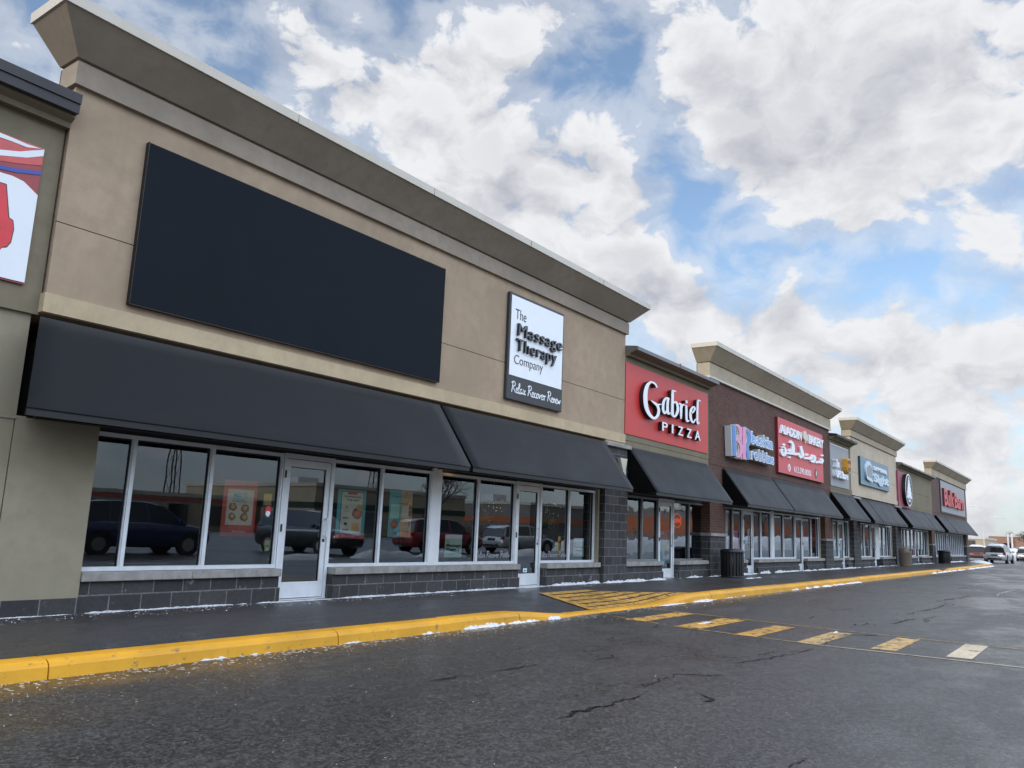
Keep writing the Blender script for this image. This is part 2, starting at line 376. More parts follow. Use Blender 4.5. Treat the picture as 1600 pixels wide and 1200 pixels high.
M['br_blue'] = paint('letter_blue', (0.075, 0.215, 0.50), 0.4, 0, 0.08); M['br_pale'] = paint('letter_pale_sky_blue', (0.13, 0.30, 0.58), 0.4, 0, 0.08); M['br_pink'] = paint('letter_pink', (0.70, 0.27, 0.44), 0.4, 0, 0.06)
M['grey_panel'] = paint('sign_grey', (0.27, 0.27, 0.29), 0.45, 0, 0.06, 1.0); M['gold'] = paint('sign_gold', (0.62, 0.30, 0.02), 0.4, 0, 0.08); M['umber'] = paint('sign_umber', (0.11, 0.045, 0.012), 0.5)
M['teal'] = paint('sign_slate_blue', (0.13, 0.22, 0.285), 0.4, 0, 0.08, 0.8); M['teal_dark'] = paint('sign_slate_edge', (0.012, 0.035, 0.038), 0.5); M['pale_blue'] = paint('letter_pale_blue', (0.52, 0.63, 0.70), 0.4)
M['maroon'] = paint('sign_maroon', (0.27, 0.055, 0.085), 0.45, 0, 0.07)
M['p_cream'] = paint('print_cream', (0.60, 0.57, 0.46), 0.4, 0, 0.03); M['p_teal'] = paint('print_teal', (0.09, 0.42, 0.44), 0.4, 0, 0.1); M['p_brown'] = paint('print_brown', (0.27, 0.12, 0.075), 0.5, 0, 0.45, 30.0)
M['p_tan'] = paint('print_tan', (0.58, 0.36, 0.16), 0.4, 0, 0.2, 12.0); M['p_gold'] = paint('print_gold', (0.52, 0.30, 0.06), 0.4, 0, 0.3, 14.0); M['p_ink'] = paint('print_ink', (0.03, 0.03, 0.035), 0.4)
M['p_mint'] = paint('print_mint', (0.42, 0.62, 0.50), 0.4, 0, 0.06); M['p_green'] = paint('print_green', (0.03, 0.26, 0.09), 0.4, 0, 0.2); M['p_orange'] = paint('print_orange', (0.62, 0.15, 0.04), 0.4, 0, 0.2)
M['p_yellow'] = paint('print_yellow', (0.65, 0.50, 0.08), 0.4)
M['lamp'] = glow('lamp_amber', (1.0, 0.55, 0.15), 5.0); M['bulb'] = glow('bulb_warm', (1.0, 0.82, 0.45), 0.7); M['neon'] = glow('neon_red', (1.0, 0.09, 0.07), 0.6); M['tube'] = glow('tube_white', (0.85, 0.95, 1.0), 1.6)
M['bin_black'] = paint('bin_black', (0.009, 0.009, 0.010), 0.42, 0, 0.15, 8.0); M['bin_tan'] = paint('bin_aggregate', (0.185, 0.150, 0.118), 0.8, 0, 0.3, 40.0, 0.3, None, 0.4); M['bin_lid'] = paint('bin_lid_brown', (0.14, 0.105, 0.08), 0.6, 0, 0.1)
M['tyre'] = paint('tyre_rubber', (0.016, 0.016, 0.016), 0.85); M['rim'] = paint('rim_alloy', (0.42, 0.43, 0.44), 0.35, 0.7); M['car_glass'] = paint('car_glass', (0.010, 0.013, 0.015), 0.06, 0, 0.05, 1.0, 0.8)
M['car_white'] = paint('car_white', (0.70, 0.71, 0.72), 0.25, 0, 0.05, 1.5, 0.5, ((0.32, 0.31, 0.30), 0.4), 0, 0.6); M['car_silver'] = paint('car_silver', (0.44, 0.45, 0.46), 0.28, 0.45, 0.05, 1.5, 0.5, ((0.24, 0.23, 0.22), 0.4), 0, 0.6)
M['car_red'] = paint('car_red', (0.20, 0.022, 0.026), 0.25, 0, 0.06, 1.5, 0.5, ((0.18, 0.13, 0.12), 0.4), 0, 0.7); M['car_blue'] = paint('car_blue', (0.007, 0.026, 0.095), 0.22, 0, 0.06, 1.5, 0.5, ((0.06, 0.07, 0.10), 0.3), 0, 0.8)
M['car_black'] = paint('car_black', (0.012, 0.013, 0.016), 0.22, 0, 0.06, 1.5, 0.5, ((0.08, 0.08, 0.08), 0.3), 0, 0.8); M['car_maroon'] = paint('car_maroon', (0.115, 0.035, 0.035), 0.4, 0, 0.1, 1.5)
M['light_clear'] = paint('headlight_clear', (0.62, 0.64, 0.66), 0.12, 0.3); M['light_red'] = paint('tail_light_red', (0.38, 0.012, 0.012), 0.18)
M['far_brick'] = masonry('far_brick', (0.34, 0.185, 0.13), (0.29, 0.155, 0.11), (0.36, 0.27, 0.22), 0.4, 0.16, 0.012, 0.003, 4.0, 0.2)
M['far_beige'] = stucco('far_beige', (0.45, 0.38, 0.27), 0.1); M['far_grey'] = stucco('far_grey', (0.24, 0.22, 0.21), 0.1); M['far_green'] = paint('far_green_band', (0.018, 0.045, 0.030), 0.6); M['far_orange'] = paint('far_orange_band', (0.42, 0.13, 0.055), 0.6)
M['far_green2'] = paint('far_bright_green', (0.05, 0.24, 0.05), 0.5); M['steel'] = paint('galvanised_steel', (0.60, 0.61, 0.62), 0.6, 0.0); M['pole_white'] = paint('pole_white', (0.66, 0.65, 0.62), 0.5)
M['bark'] = paint('bark', (0.075, 0.060, 0.050), 0.9, 0, 0.3, 6.0); M['twig'] = foliage('twigs', (0.075, 0.060, 0.052), (0.12, 0.10, 0.09)); M['needle'] = foliage('needles', (0.018, 0.034, 0.018), (0.035, 0.055, 0.028))
M['coat'] = paint('dark_coat', (0.010, 0.010, 0.012), 0.8); M['skin'] = paint('skin', (0.42, 0.24, 0.17), 0.6)
def puddle_mat():
    m, k, p, _ = new_mat('standing_water')
    v = k.pos()
    n = k.noise(v, 3.0, 5, 0.6)
    put(k, p, base=k.mix(k.ramp(n, 0.4, 0.7), (0.009, 0.0075, 0.006), (0.022, 0.017, 0.012)), rough=k.ramp(n, 0.3, 0.7, 0.10, 0.32), spec=0.30, normal=k.bump(k.noise(v, 45.0, 3, 0.6), 0.25, 0.003))
    return m
M['puddle'] = puddle_mat()

# ------------------------------------------------------------------ geometry helpers
class MB:
    """collects faces, then links them as one mesh object"""
    def __init__(s): s.v = []; s.f = []; s.sm = []
    def add(s, vs, fs, smooth=False):
        o = len(s.v); s.v += [tuple(p) for p in vs]
        s.f += [[i + o for i in f] for f in fs]; s.sm += [smooth] * len(fs)
        return s
    def box(s, x0, x1, y0, y1, z0, z1):
        x0, x1 = sorted((x0, x1)); y0, y1 = sorted((y0, y1)); z0, z1 = sorted((z0, z1))
        return s.add([(x0, y0, z0), (x1, y0, z0), (x1, y1, z0), (x0, y1, z0), (x0, y0, z1), (x1, y0, z1), (x1, y1, z1), (x0, y1, z1)],
                     [(0, 3, 2, 1), (4, 5, 6, 7), (0, 1, 5, 4), (1, 2, 6, 5), (2, 3, 7, 6), (3, 0, 4, 7)])
    def bbox(s, x0, x1, y0, y1, z0, z1, b=0.006):
        """box with chamfered edges"""
        bm = bmesh.new(); bmesh.ops.create_cube(bm, size=1.0)
        for v in bm.verts:
            v.co = Vector(((x0 + x1) / 2 + v.co.x * (x1 - x0), (y0 + y1) / 2 + v.co.y * (y1 - y0), (z0 + z1) / 2 + v.co.z * (z1 - z0)))
        bmesh.ops.bevel(bm, geom=bm.edges[:], offset=b, segments=1, affect='EDGES')
        return s.bm(bm)
    def bm(s, bm, smooth=False):
        bm.verts.ensure_lookup_table()
        for i, v in enumerate(bm.verts): v.index = i
        s.add([v.co[:] for v in bm.verts], [[v.index for v in f.verts] for f in bm.faces], smooth); bm.free(); return s
    def prism(s, poly, y0, y1):
        """polygon in (x, z), given a thickness along y; y0 is the face towards -y"""
        n = len(poly)
        a = sum(poly[i][0] * poly[(i + 1) % n][1] - poly[(i + 1) % n][0] * poly[i][1] for i in range(n))
        if a < 0: poly = poly[::-1]
        vs = [(x, y0, z) for x, z in poly] + [(x, y1, z) for x, z in poly]
        fs = [list(range(n)), list(range(2 * n - 1, n - 1, -1))] + [((i + 1) % n, i, n + i, n + (i + 1) % n) for i in range(n)]
        return s.add(vs, fs)
    def ribbon(s, rows, y0, y1):
        """rows of (xl, zl, xr, zr) down a stroke, thick along y"""
        n = len(rows); vs = []
        for a, b, c, d in rows: vs += [(a, y0, b), (c, y0, d), (a, y1, b), (c, y1, d)]
        fs = []
        for i in range(n - 1):
            p = 4 * i; q = p + 4
            fs += [(p, p + 1, q + 1, q), (p + 2, q + 2, q + 3, p + 3), (p, q, q + 2, p + 2), (p + 1, p + 3, q + 3, q + 1)]
        fs += [(0, 2, 3, 1), (4 * n - 4, 4 * n - 3, 4 * n - 1, 4 * n - 2)]
        return s.add(vs, fs)
    def tube(s, p, q, r, r2=None, n=10, caps=True, smooth=True):
        p, q = Vector(p), Vector(q); r2 = r if r2 is None else r2
        d = (q - p).normalized(); a = d.orthogonal().normalized(); b = d.cross(a)
        vs = []
        for c, rr in ((p, r), (q, r2)):
            for i in range(n):
                t = 2 * math.pi * i / n; vs.append(c + a * math.cos(t) * rr + b * math.sin(t) * rr)
        s.add(vs, [(i, (i + 1) % n, n + (i + 1) % n, n + i) for i in range(n)], smooth)
        if caps: s.add(vs, [list(range(n))[::-1], list(range(n, 2 * n))])
        return s
    def lathe(s, prof, cx, cy, n=32, smooth=True, z0=0):
        vs = []; m = len(prof)
        for i in range(n):
            t = 2 * math.pi * i / n
            for r, z in prof: vs.append((cx + r * math.cos(t), cy + r * math.sin(t), z + z0))
        fs = []
        for i in range(n):
            j = (i + 1) % n
            for k in range(m - 1): fs.append((i * m + k, j * m + k, j * m + k + 1, i * m + k + 1))
        return s.add(vs, fs, smooth)
    def disc(s, c, r, y0, y1, n=24, sx=1.0):
        return s.prism([(c[0] + r * sx * math.cos(2 * math.pi * i / n), c[1] + r * math.sin(2 * math.pi * i / n)) for i in range(n)], y0, y1)
    def build(s, name, mat, parent=None, kind=None):
        me = bpy.data.meshes.new(name)
        off = parent_origin(parent)
        me.from_pydata([(x - off[0], y - off[1], z - off[2]) for x, y, z in s.v], [], s.f)
        me.materials.append(M[mat])
        for p, sm in zip(me.polygons, s.sm): p.use_smooth = sm
        me.validate(); me.update()
        o = bpy.data.objects.new(name, me); COL.objects.link(o)
        if parent is not None: o.parent = parent
        if kind: o['kind'] = kind
        return o

def parent_origin(p):
    o = Vector((0, 0, 0))
    while p is not None: o += p.location; p = p.parent
    return o
def thing(name, label, cat, loc=(0, 0, 0), group=None):
    o = bpy.data.objects.new(name, None); o.location = loc; o.empty_display_size = 0.2
    o['label'] = label; o['category'] = cat
    if group: o['group'] = group
    COL.objects.link(o); return o
def tag(o, label, cat, group=None):
    o['label'] = label; o['category'] = cat
    if group: o['group'] = group
    return o
def copy_tree(o, parent=None):
    c = o.copy(); COL.objects.link(c); c.parent = parent
    for ch in list(o.children): copy_tree(ch, c)
    return c

# lettering: Blender's built-in font turned into mesh, stood upright facing -y
def text(mb, s, x0, x1, z0, z1, yf, yb, bold=0.0, shear=0.0, space=1.0):
    """s fills x0..x1; z0 baseline, z1 cap height; yf front face, yb back"""
    cu = bpy.data.curves.new('t', 'FONT'); cu.body = s; cu.size = 1; cu.extrude = 0.5; cu.offset = bold; cu.shear = shear; cu.resolution_u = 4; cu.space_character = space
    ob = bpy.data.objects.new('t', cu); COL.objects.link(ob)
    dg = bpy.context.evaluated_depsgraph_get(); dg.update()
    me = bpy.data.meshes.new_from_object(ob.evaluated_get(dg))
    xs = [v.co.x for v in me.vertices]; a, b = min(xs), max(xs)
    cap = 0.729
    vs = [(x0 + (v.co.x - a) / (b - a) * (x1 - x0), (yf + yb) / 2 - v.co.z * (yb - yf), z0 + v.co.y / cap * (z1 - z0)) for v in me.vertices]
    mb.add(vs, [list(p.vertices) for p in me.polygons])
    bpy.data.objects.remove(ob); bpy.data.meshes.remove(me); bpy.data.curves.remove(cu)
    return mb

# a hand-written alphabet, drawn as pen strokes
PEN = {
 'R': ([[(0, 0), (.08, .5), (.12, .95)], [(-.04, .82), (.15, 1), (.38, .9), (.35, .65), (.12, .5), (.25, .3), (.44, 0)]], .48),
 'e': ([[(0, .22), (.2, .3), (.24, .42), (.14, .48), (.04, .36), (.04, .12), (.14, 0), (.30, .12)]], .29),
 'l': ([[(0, .1), (.16, .7), (.14, .95), (.06, .8), (.06, .1), (.12, 0), (.2, .1)]], .2),
 'a': ([[(.26, .42), (.12, .46), (.02, .25), (.06, .04), (.16, .04), (.26, .3), (.27, .44), (.27, .06), (.38, .1)]], .36),
 'x': ([[(0, .42), (.1, .4), (.22, .04), (.34, .08)], [(.3, .44), (.04, .02)]], .36),
 'c': ([[(.24, .4), (.12, .46), (.03, .25), (.07, .04), (.2, .04), (.28, .14)]], .28),
 'o': ([[(.14, .46), (.03, .3), (.06, .04), (.18, .04), (.25, .25), (.16, .45), (.32, .40)]], .3),
 'v': ([[(0, .42), (.06, .42), (.12, .04), (.24, .4), (.34, .40)]], .32),
 'r': ([[(0, .30), (.08, .46), (.1, .36), (.1, 0)], [(.1, .3), (.22, .44), (.3, .38)]], .28),
 'n': ([[(0, .44), (.05, .4), (.04, 0)], [(.04, .2), (.18, .45), (.22, .3), (.22, .05), (.32, .1)]], .32),
 'w': ([[(0, .42), (.06, .04), (.17, .36), (.22, .04), (.36, .46)]], .38), ' ': ([], .26)}
def pen_strokes(s):
    x = 0; out = []
    for ch in s:
        st, w = PEN[ch]
        out += [[(px + x, pz) for px, pz in q] for q in st]; x += w
    return out, x
def smooth_line(P, n=4):
    out = []
    for i in range(len(P) - 1):
        p0, p1, p2, p3 = P[max(i - 1, 0)], P[i], P[i + 1], P[min(i + 2, len(P) - 1)]
        for k in range(n):
            t = k / n
            out.append(tuple(.5 * (2 * p1[j] + (p2[j] - p0[j]) * t + (2 * p0[j] - 5 * p1[j] + 4 * p2[j] - p3[j]) * t * t + (3 * p1[j] - p0[j] - 3 * p2[j] + p3[j]) * t ** 3) for j in range(len(p1))))
    out.append(tuple(P[-1])); return out
def pen_ribbon(mb, pts, w, y0, y1):
    P = smooth_line(pts, 3); rows = []
    for i, p in enumerate(P):
        a, b = P[max(i - 1, 0)], P[min(i + 1, len(P) - 1)]
        dx, dz = b[0] - a[0], b[1] - a[1]; L = math.hypot(dx, dz) or 1
        nx, nz = -dz / L * w / 2, dx / L * w / 2
        rows.append((p[0] + nx, p[1] + nz, p[0] - nx, p[1] - nz))
    mb.ribbon(rows, y0, y1)
def script(mb, s, x0, x1, z0, h, yf, yb, w):
    st, tot = pen_strokes(s)
    for i, q in enumerate(st):
        pen_ribbon(mb, [(x0 + px / tot * (x1 - x0), z0 + pz * h) for px, pz in q], w, yf - (i % 3) * 0.0012, yb)
    return mb

# sign letters drawn as strokes: rows of (x, z, x, z) in metres on the sign face
GABRIEL = [
  [(19.794,5.127,19.714,5.099),(19.769,5.152,19.687,5.122),(19.73,5.187,19.647,5.152),(19.671,5.216,19.599,5.172),(19.588,5.231,19.535,5.182),(19.489,5.237,19.459,5.186),(19.382,5.226,19.4,5.177),(19.279,5.193,19.356,5.155),(19.185,5.146,19.312,5.119),(19.106,5.087,19.273,5.074),(19.045,5.018,19.238,5.02),(18.998,4.941,19.208,4.954),(18.967,4.861,19.189,4.884),(18.953,4.777,19.182,4.81),(18.954,4.692,19.185,4.73),(18.965,4.612,19.195,4.654),(18.985,4.54,19.208,4.586),(19.016,4.472,19.228,4.523),(19.06,4.411,19.258,4.468),(19.122,4.355,19.301,4.418),(19.196,4.307,19.354,4.372),(19.278,4.269,19.414,4.336),(19.37,4.238,19.483,4.308),(19.473,4.217,19.553,4.289),(19.59,4.215,19.601,4.285),(19.71,4.243,19.639,4.295),(19.804,4.289,19.693,4.323),(19.875,4.339,19.74,4.356),(19.922,4.395,19.772,4.395),(19.948,4.454,19.792,4.442),(19.954,4.51,19.797,4.485),(19.939,4.561,19.784,4.524),(19.905,4.607,19.756,4.561),(19.858,4.644,19.723,4.59),(19.799,4.67,19.689,4.607),(19.733,4.683,19.643,4.619),(19.665,4.692,19.587,4.633),(19.577,4.701,19.518,4.655),(19.48,4.707,19.444,4.678),(19.413,4.711,19.391,4.694)],
  [(19.721,4.598,19.703,4.655),(19.764,4.609,19.747,4.662),(19.826,4.625,19.81,4.672),(19.888,4.642,19.872,4.682),(19.949,4.661,19.935,4.691),(20.008,4.68,19.998,4.7),(20.05,4.694,20.043,4.707)],
  [(20.513,4.947,20.476,4.897),(20.464,4.947,20.431,4.898),(20.384,4.945,20.379,4.898),(20.29,4.921,20.346,4.89),(20.213,4.876,20.306,4.861),(20.145,4.821,20.261,4.814),(20.096,4.758,20.229,4.763),(20.07,4.687,20.212,4.701),(20.062,4.612,20.207,4.632),(20.069,4.548,20.213,4.575),(20.095,4.5,20.228,4.535),(20.137,4.464,20.25,4.507),(20.209,4.443,20.253,4.499),(20.307,4.466,20.24,4.498),(20.365,4.503,20.276,4.52),(20.412,4.545,20.316,4.552),(20.451,4.598,20.356,4.599),(20.485,4.657,20.394,4.656),(20.508,4.698,20.421,4.697)],
  [(20.392,4.924,20.531,4.939),(20.375,4.86,20.517,4.874),(20.352,4.768,20.498,4.785),(20.342,4.68,20.489,4.701),(20.348,4.599,20.496,4.625),(20.367,4.523,20.513,4.553),(20.407,4.468,20.528,4.515),(20.528,4.468,20.499,4.513),(20.596,4.507,20.545,4.527),(20.631,4.532,20.592,4.545)],
  [(20.974,5.206,20.951,5.179),(20.916,5.211,20.889,5.177),(20.83,5.215,20.809,5.172),(20.745,5.206,20.772,5.165),(20.682,5.168,20.8,5.176),(20.68,5.139,20.808,5.162),(20.68,5.093,20.814,5.114),(20.672,5.006,20.813,5.026),(20.664,4.893,20.811,4.914),(20.658,4.781,20.809,4.802),(20.655,4.666,20.81,4.688),(20.654,4.552,20.812,4.573),(20.654,4.472,20.813,4.494)],
  [(20.702,4.455,20.765,4.511),(20.752,4.449,20.812,4.505),(20.837,4.442,20.868,4.501),(20.951,4.459,20.887,4.502),(21.037,4.507,20.917,4.525),(21.102,4.564,20.96,4.572),(21.149,4.622,20.993,4.619),(21.177,4.677,21.012,4.664),(21.187,4.734,21.019,4.711),(21.177,4.787,21.015,4.754),(21.141,4.841,20.996,4.802),(21.086,4.89,20.964,4.849),(21.009,4.923,20.94,4.87),(20.893,4.908,20.926,4.867),(20.81,4.873,20.867,4.843),(20.759,4.849,20.817,4.822)],
  [(21.159,4.858,21.16,4.895),(21.197,4.86,21.205,4.904),(21.229,4.862,21.288,4.913),(21.241,4.853,21.365,4.889),(21.249,4.808,21.39,4.833),(21.248,4.737,21.397,4.759),(21.248,4.664,21.396,4.684),(21.254,4.587,21.388,4.605),(21.262,4.509,21.374,4.523),(21.267,4.455,21.363,4.466)],
  [(21.363,4.738,21.263,4.737),(21.393,4.781,21.289,4.78),(21.435,4.839,21.327,4.841),(21.465,4.874,21.377,4.892),(21.45,4.871,21.474,4.916),(21.477,4.869,21.529,4.905),(21.509,4.866,21.555,4.896)],
  [(21.617,4.869,21.581,4.886),(21.637,4.874,21.604,4.9),(21.608,4.876,21.693,4.915),(21.613,4.853,21.737,4.876),(21.616,4.748,21.75,4.767),(21.617,4.603,21.753,4.622),(21.628,4.49,21.761,4.513),(21.66,4.44,21.778,4.474),(21.721,4.423,21.782,4.471),(21.79,4.428,21.779,4.468),(21.846,4.449,21.795,4.469),(21.883,4.476,21.832,4.487),(21.905,4.494,21.862,4.503)],
  [(21.616,5.034,21.732,5.059),(21.624,5.012,21.74,5.036),(21.636,4.982,21.751,5.006),(21.644,4.959,21.759,4.984)],
  [(22.01,4.694,21.975,4.728),(22.058,4.708,22.02,4.742),(22.131,4.732,22.081,4.76),(22.204,4.764,22.13,4.783),(22.269,4.808,22.177,4.818),(22.327,4.858,22.22,4.862),(22.358,4.904,22.237,4.89),(22.335,4.94,22.228,4.902),(22.273,4.96,22.205,4.91),(22.18,4.956,22.201,4.91),(22.094,4.927,22.179,4.898),(22.016,4.884,22.137,4.869),(21.955,4.83,22.103,4.83),(21.918,4.764,22.078,4.775),(21.896,4.689,22.06,4.707),(21.893,4.62,22.057,4.646),(21.915,4.561,22.07,4.595),(21.957,4.511,22.097,4.548),(22.005,4.473,22.128,4.515),(22.062,4.449,22.156,4.5),(22.142,4.441,22.171,4.496),(22.241,4.463,22.169,4.493),(22.3,4.507,22.212,4.517),(22.345,4.559,22.272,4.564),(22.374,4.595,22.315,4.599)],
  [(22.74,5.195,22.711,5.17),(22.693,5.202,22.658,5.172),(22.623,5.211,22.591,5.172),(22.548,5.208,22.557,5.167),(22.479,5.181,22.575,5.172),(22.456,5.151,22.574,5.162),(22.444,5.103,22.567,5.118),(22.429,5.014,22.557,5.03),(22.418,4.899,22.548,4.916),(22.41,4.789,22.543,4.806),(22.405,4.688,22.539,4.705),(22.403,4.591,22.538,4.61),(22.41,4.518,22.542,4.539),(22.433,4.476,22.551,4.505),(22.475,4.456,22.554,4.497),(22.553,4.458,22.531,4.493),(22.607,4.484,22.549,4.498),(22.643,4.516,22.593,4.523),(22.667,4.538,22.627,4.543)],
]
BR_BLUE = [
  [(25.008,4.744,25.308,4.785),(25.017,4.616,25.314,4.655),(25.029,4.433,25.322,4.47),(25.043,4.25,25.33,4.285),(25.057,4.068,25.336,4.1),(25.073,3.886,25.342,3.915),(25.083,3.759,25.346,3.786)],
  [(26.211,4.691,26.344,4.786),(26.266,4.686,26.406,4.781),(26.33,4.678,26.507,4.77),(26.376,4.664,26.605,4.742),(26.414,4.635,26.674,4.699),(26.448,4.592,26.726,4.645),(26.464,4.544,26.751,4.582),(26.459,4.486,26.743,4.51),(26.435,4.42,26.708,4.431),(26.396,4.356,26.649,4.352),(26.328,4.289,26.548,4.272),(26.237,4.22,26.431,4.198),(26.169,4.169,26.349,4.148)],
  [(26.173,4.156,26.433,4.201),(26.194,4.114,26.456,4.159),(26.226,4.053,26.489,4.097),(26.26,3.985,26.522,4.027),(26.3,3.902,26.556,3.941),(26.344,3.812,26.59,3.849),(26.375,3.748,26.614,3.783)],
]
BR_PINK = [
  [(25.362,4.748,25.41,4.795),(25.407,4.739,25.474,4.801),(25.458,4.726,25.577,4.806),(25.49,4.71,25.688,4.794),(25.526,4.686,25.77,4.762),(25.569,4.652,25.831,4.719),(25.601,4.615,25.876,4.671),(25.62,4.574,25.901,4.62),(25.629,4.53,25.909,4.563),(25.624,4.487,25.894,4.504),(25.602,4.443,25.848,4.443),(25.564,4.395,25.783,4.385),(25.524,4.355,25.715,4.336),(25.484,4.324,25.638,4.294),(25.439,4.296,25.563,4.264),(25.403,4.276,25.514,4.245)],
  [(25.43,4.24,25.519,4.3),(25.49,4.228,25.595,4.295),(25.564,4.21,25.712,4.285),(25.612,4.188,25.825,4.257),(25.645,4.151,25.9,4.208),(25.672,4.102,25.951,4.15),(25.685,4.052,25.975,4.087),(25.682,4.002,25.968,4.021),(25.663,3.948,25.935,3.955),(25.637,3.904,25.882,3.894),(25.6,3.868,25.805,3.84),(25.554,3.838,25.711,3.796),(25.525,3.821,25.604,3.761),(25.51,3.817,25.482,3.748),(25.462,3.817,25.396,3.753),(25.416,3.819,25.349,3.759)],
  [(25.971,4.807,26.25,4.842),(25.964,4.665,26.244,4.698),(25.955,4.463,26.234,4.494),(25.947,4.262,26.225,4.291),(25.943,4.063,26.216,4.091),(25.941,3.867,26.207,3.892),(25.94,3.73,26.2,3.754)],
]
BR_WHITE = [
  [(24.921,4.732,25.397,4.798),(24.93,4.604,25.403,4.667),(24.943,4.422,25.411,4.481),(24.956,4.239,25.419,4.296),(24.971,4.058,25.425,4.11),(24.986,3.876,25.431,3.925),(24.997,3.749,25.435,3.796)],
  [(26.162,4.656,26.393,4.821),(26.215,4.651,26.457,4.816),(26.267,4.645,26.571,4.803),(26.296,4.637,26.687,4.77),(26.325,4.612,26.765,4.721),(26.355,4.574,26.821,4.664),(26.369,4.531,26.848,4.595),(26.364,4.478,26.839,4.518),(26.342,4.416,26.803,4.435),(26.308,4.358,26.739,4.351),(26.245,4.296,26.632,4.265),(26.157,4.228,26.512,4.189),(26.091,4.179,26.429,4.139)],
  [(26.081,4.141,26.526,4.217),(26.103,4.099,26.55,4.174),(26.134,4.038,26.583,4.112),(26.168,3.97,26.617,4.041),(26.208,3.888,26.651,3.956),(26.252,3.798,26.685,3.863),(26.283,3.735,26.709,3.797)],
  [(25.326,4.713,25.446,4.83),(25.369,4.704,25.512,4.835),(25.408,4.693,25.628,4.84),(25.42,4.681,25.759,4.824),(25.446,4.662,25.851,4.787),(25.484,4.631,25.918,4.741),(25.514,4.597,25.965,4.69),(25.531,4.559,25.993,4.635),(25.539,4.519,26.001,4.574),(25.535,4.482,25.985,4.509),(25.516,4.443,25.936,4.443),(25.482,4.399,25.867,4.382),(25.447,4.362,25.793,4.328),(25.416,4.336,25.707,4.281),(25.376,4.312,25.626,4.248),(25.341,4.292,25.576,4.229)],
  [(25.382,4.207,25.569,4.333),(25.439,4.195,25.646,4.328),(25.503,4.179,25.774,4.316),(25.535,4.162,25.904,4.282),(25.559,4.132,25.988,4.228),(25.584,4.087,26.041,4.165),(25.595,4.041,26.067,4.098),(25.592,3.995,26.06,4.028),(25.576,3.946,26.024,3.957),(25.553,3.907,25.967,3.89),(25.526,3.879,25.881,3.829),(25.492,3.855,25.775,3.779),(25.49,3.848,25.638,3.734),(25.523,3.851,25.468,3.714),(25.496,3.851,25.362,3.72),(25.453,3.852,25.312,3.726)],
  [(25.879,4.796,26.345,4.853),(25.872,4.654,26.338,4.709),(25.863,4.452,26.328,4.505),(25.855,4.252,26.319,4.302),(25.852,4.054,26.309,4.101),(25.85,3.858,26.3,3.901),(25.849,3.721,26.294,3.762)],
]
ARABIC = [
  [(30.376,4.677,30.598,4.756),(30.458,4.661,30.652,4.731),(30.54,4.646,30.707,4.705)],
  [(30.36,4.513,30.181,4.587),(30.406,4.535,30.313,4.62),(30.418,4.548,30.541,4.64),(30.505,4.529,30.733,4.602),(30.579,4.486,30.858,4.529),(30.547,4.402,30.838,4.414),(30.483,4.338,30.72,4.3),(30.498,4.345,30.421,4.246),(30.444,4.349,30.206,4.28),(30.395,4.4,30.135,4.362),(30.386,4.465,30.145,4.458),(30.457,4.513,30.278,4.538),(30.551,4.556,30.406,4.588)],
  [(30.774,4.375,30.791,4.452),(30.993,4.39,31.016,4.474),(31.299,4.409,31.34,4.502),(31.673,4.424,31.727,4.525),(32.051,4.442,32.068,4.545),(32.288,4.478,32.26,4.572),(32.293,4.495,32.514,4.582),(32.316,4.464,32.603,4.509),(32.334,4.412,32.611,4.446)],
  [(31.19,4.843,31.365,4.963),(31.315,4.844,31.516,4.947),(31.436,4.83,31.698,4.902),(31.475,4.763,31.8,4.816),(31.48,4.673,31.851,4.715),(31.46,4.575,31.834,4.605),(31.432,4.495,31.799,4.52)],
  [(30.956,4.506,31.268,4.633),(31.088,4.494,31.349,4.6),(31.22,4.481,31.43,4.566)],
  [(31.042,4.254,31.072,4.314),(31.168,4.26,31.198,4.321),(31.294,4.266,31.325,4.327)],
  [(32.469,4.835,32.772,4.891),(32.521,4.76,32.849,4.818),(32.587,4.66,32.939,4.721),(32.664,4.557,33.031,4.611),(32.696,4.492,33.033,4.487),(32.618,4.473,32.727,4.396),(32.451,4.443,32.489,4.368)],
  [(33.044,4.389,33.067,4.485),(33.295,4.408,33.325,4.506),(33.588,4.428,33.649,4.527),(33.807,4.43,33.91,4.532),(33.969,4.429,34.087,4.53)],
  [(33.283,4.553,33.331,4.652),(33.447,4.569,33.489,4.655),(33.612,4.584,33.649,4.659)],
  [(34.182,4.476,33.875,4.483),(34.291,4.561,33.995,4.576),(34.352,4.61,34.234,4.689),(34.337,4.592,34.599,4.681),(34.412,4.558,34.753,4.6),(34.349,4.488,34.666,4.481),(34.265,4.433,34.444,4.368),(34.233,4.441,34.114,4.344),(34.105,4.451,33.939,4.362)],
  [(34.694,4.369,34.695,4.467),(34.917,4.39,34.927,4.49),(35.198,4.414,35.237,4.516),(35.484,4.429,35.549,4.529),(35.716,4.44,35.786,4.535)],
  [(35.336,4.526,35.295,4.62),(35.463,4.536,35.475,4.651),(35.465,4.543,35.792,4.661),(35.462,4.529,35.871,4.58),(35.484,4.488,35.844,4.521)],
  [(35.51,4.771,35.788,4.836),(35.552,4.75,35.83,4.815),(35.594,4.729,35.873,4.794)],
]

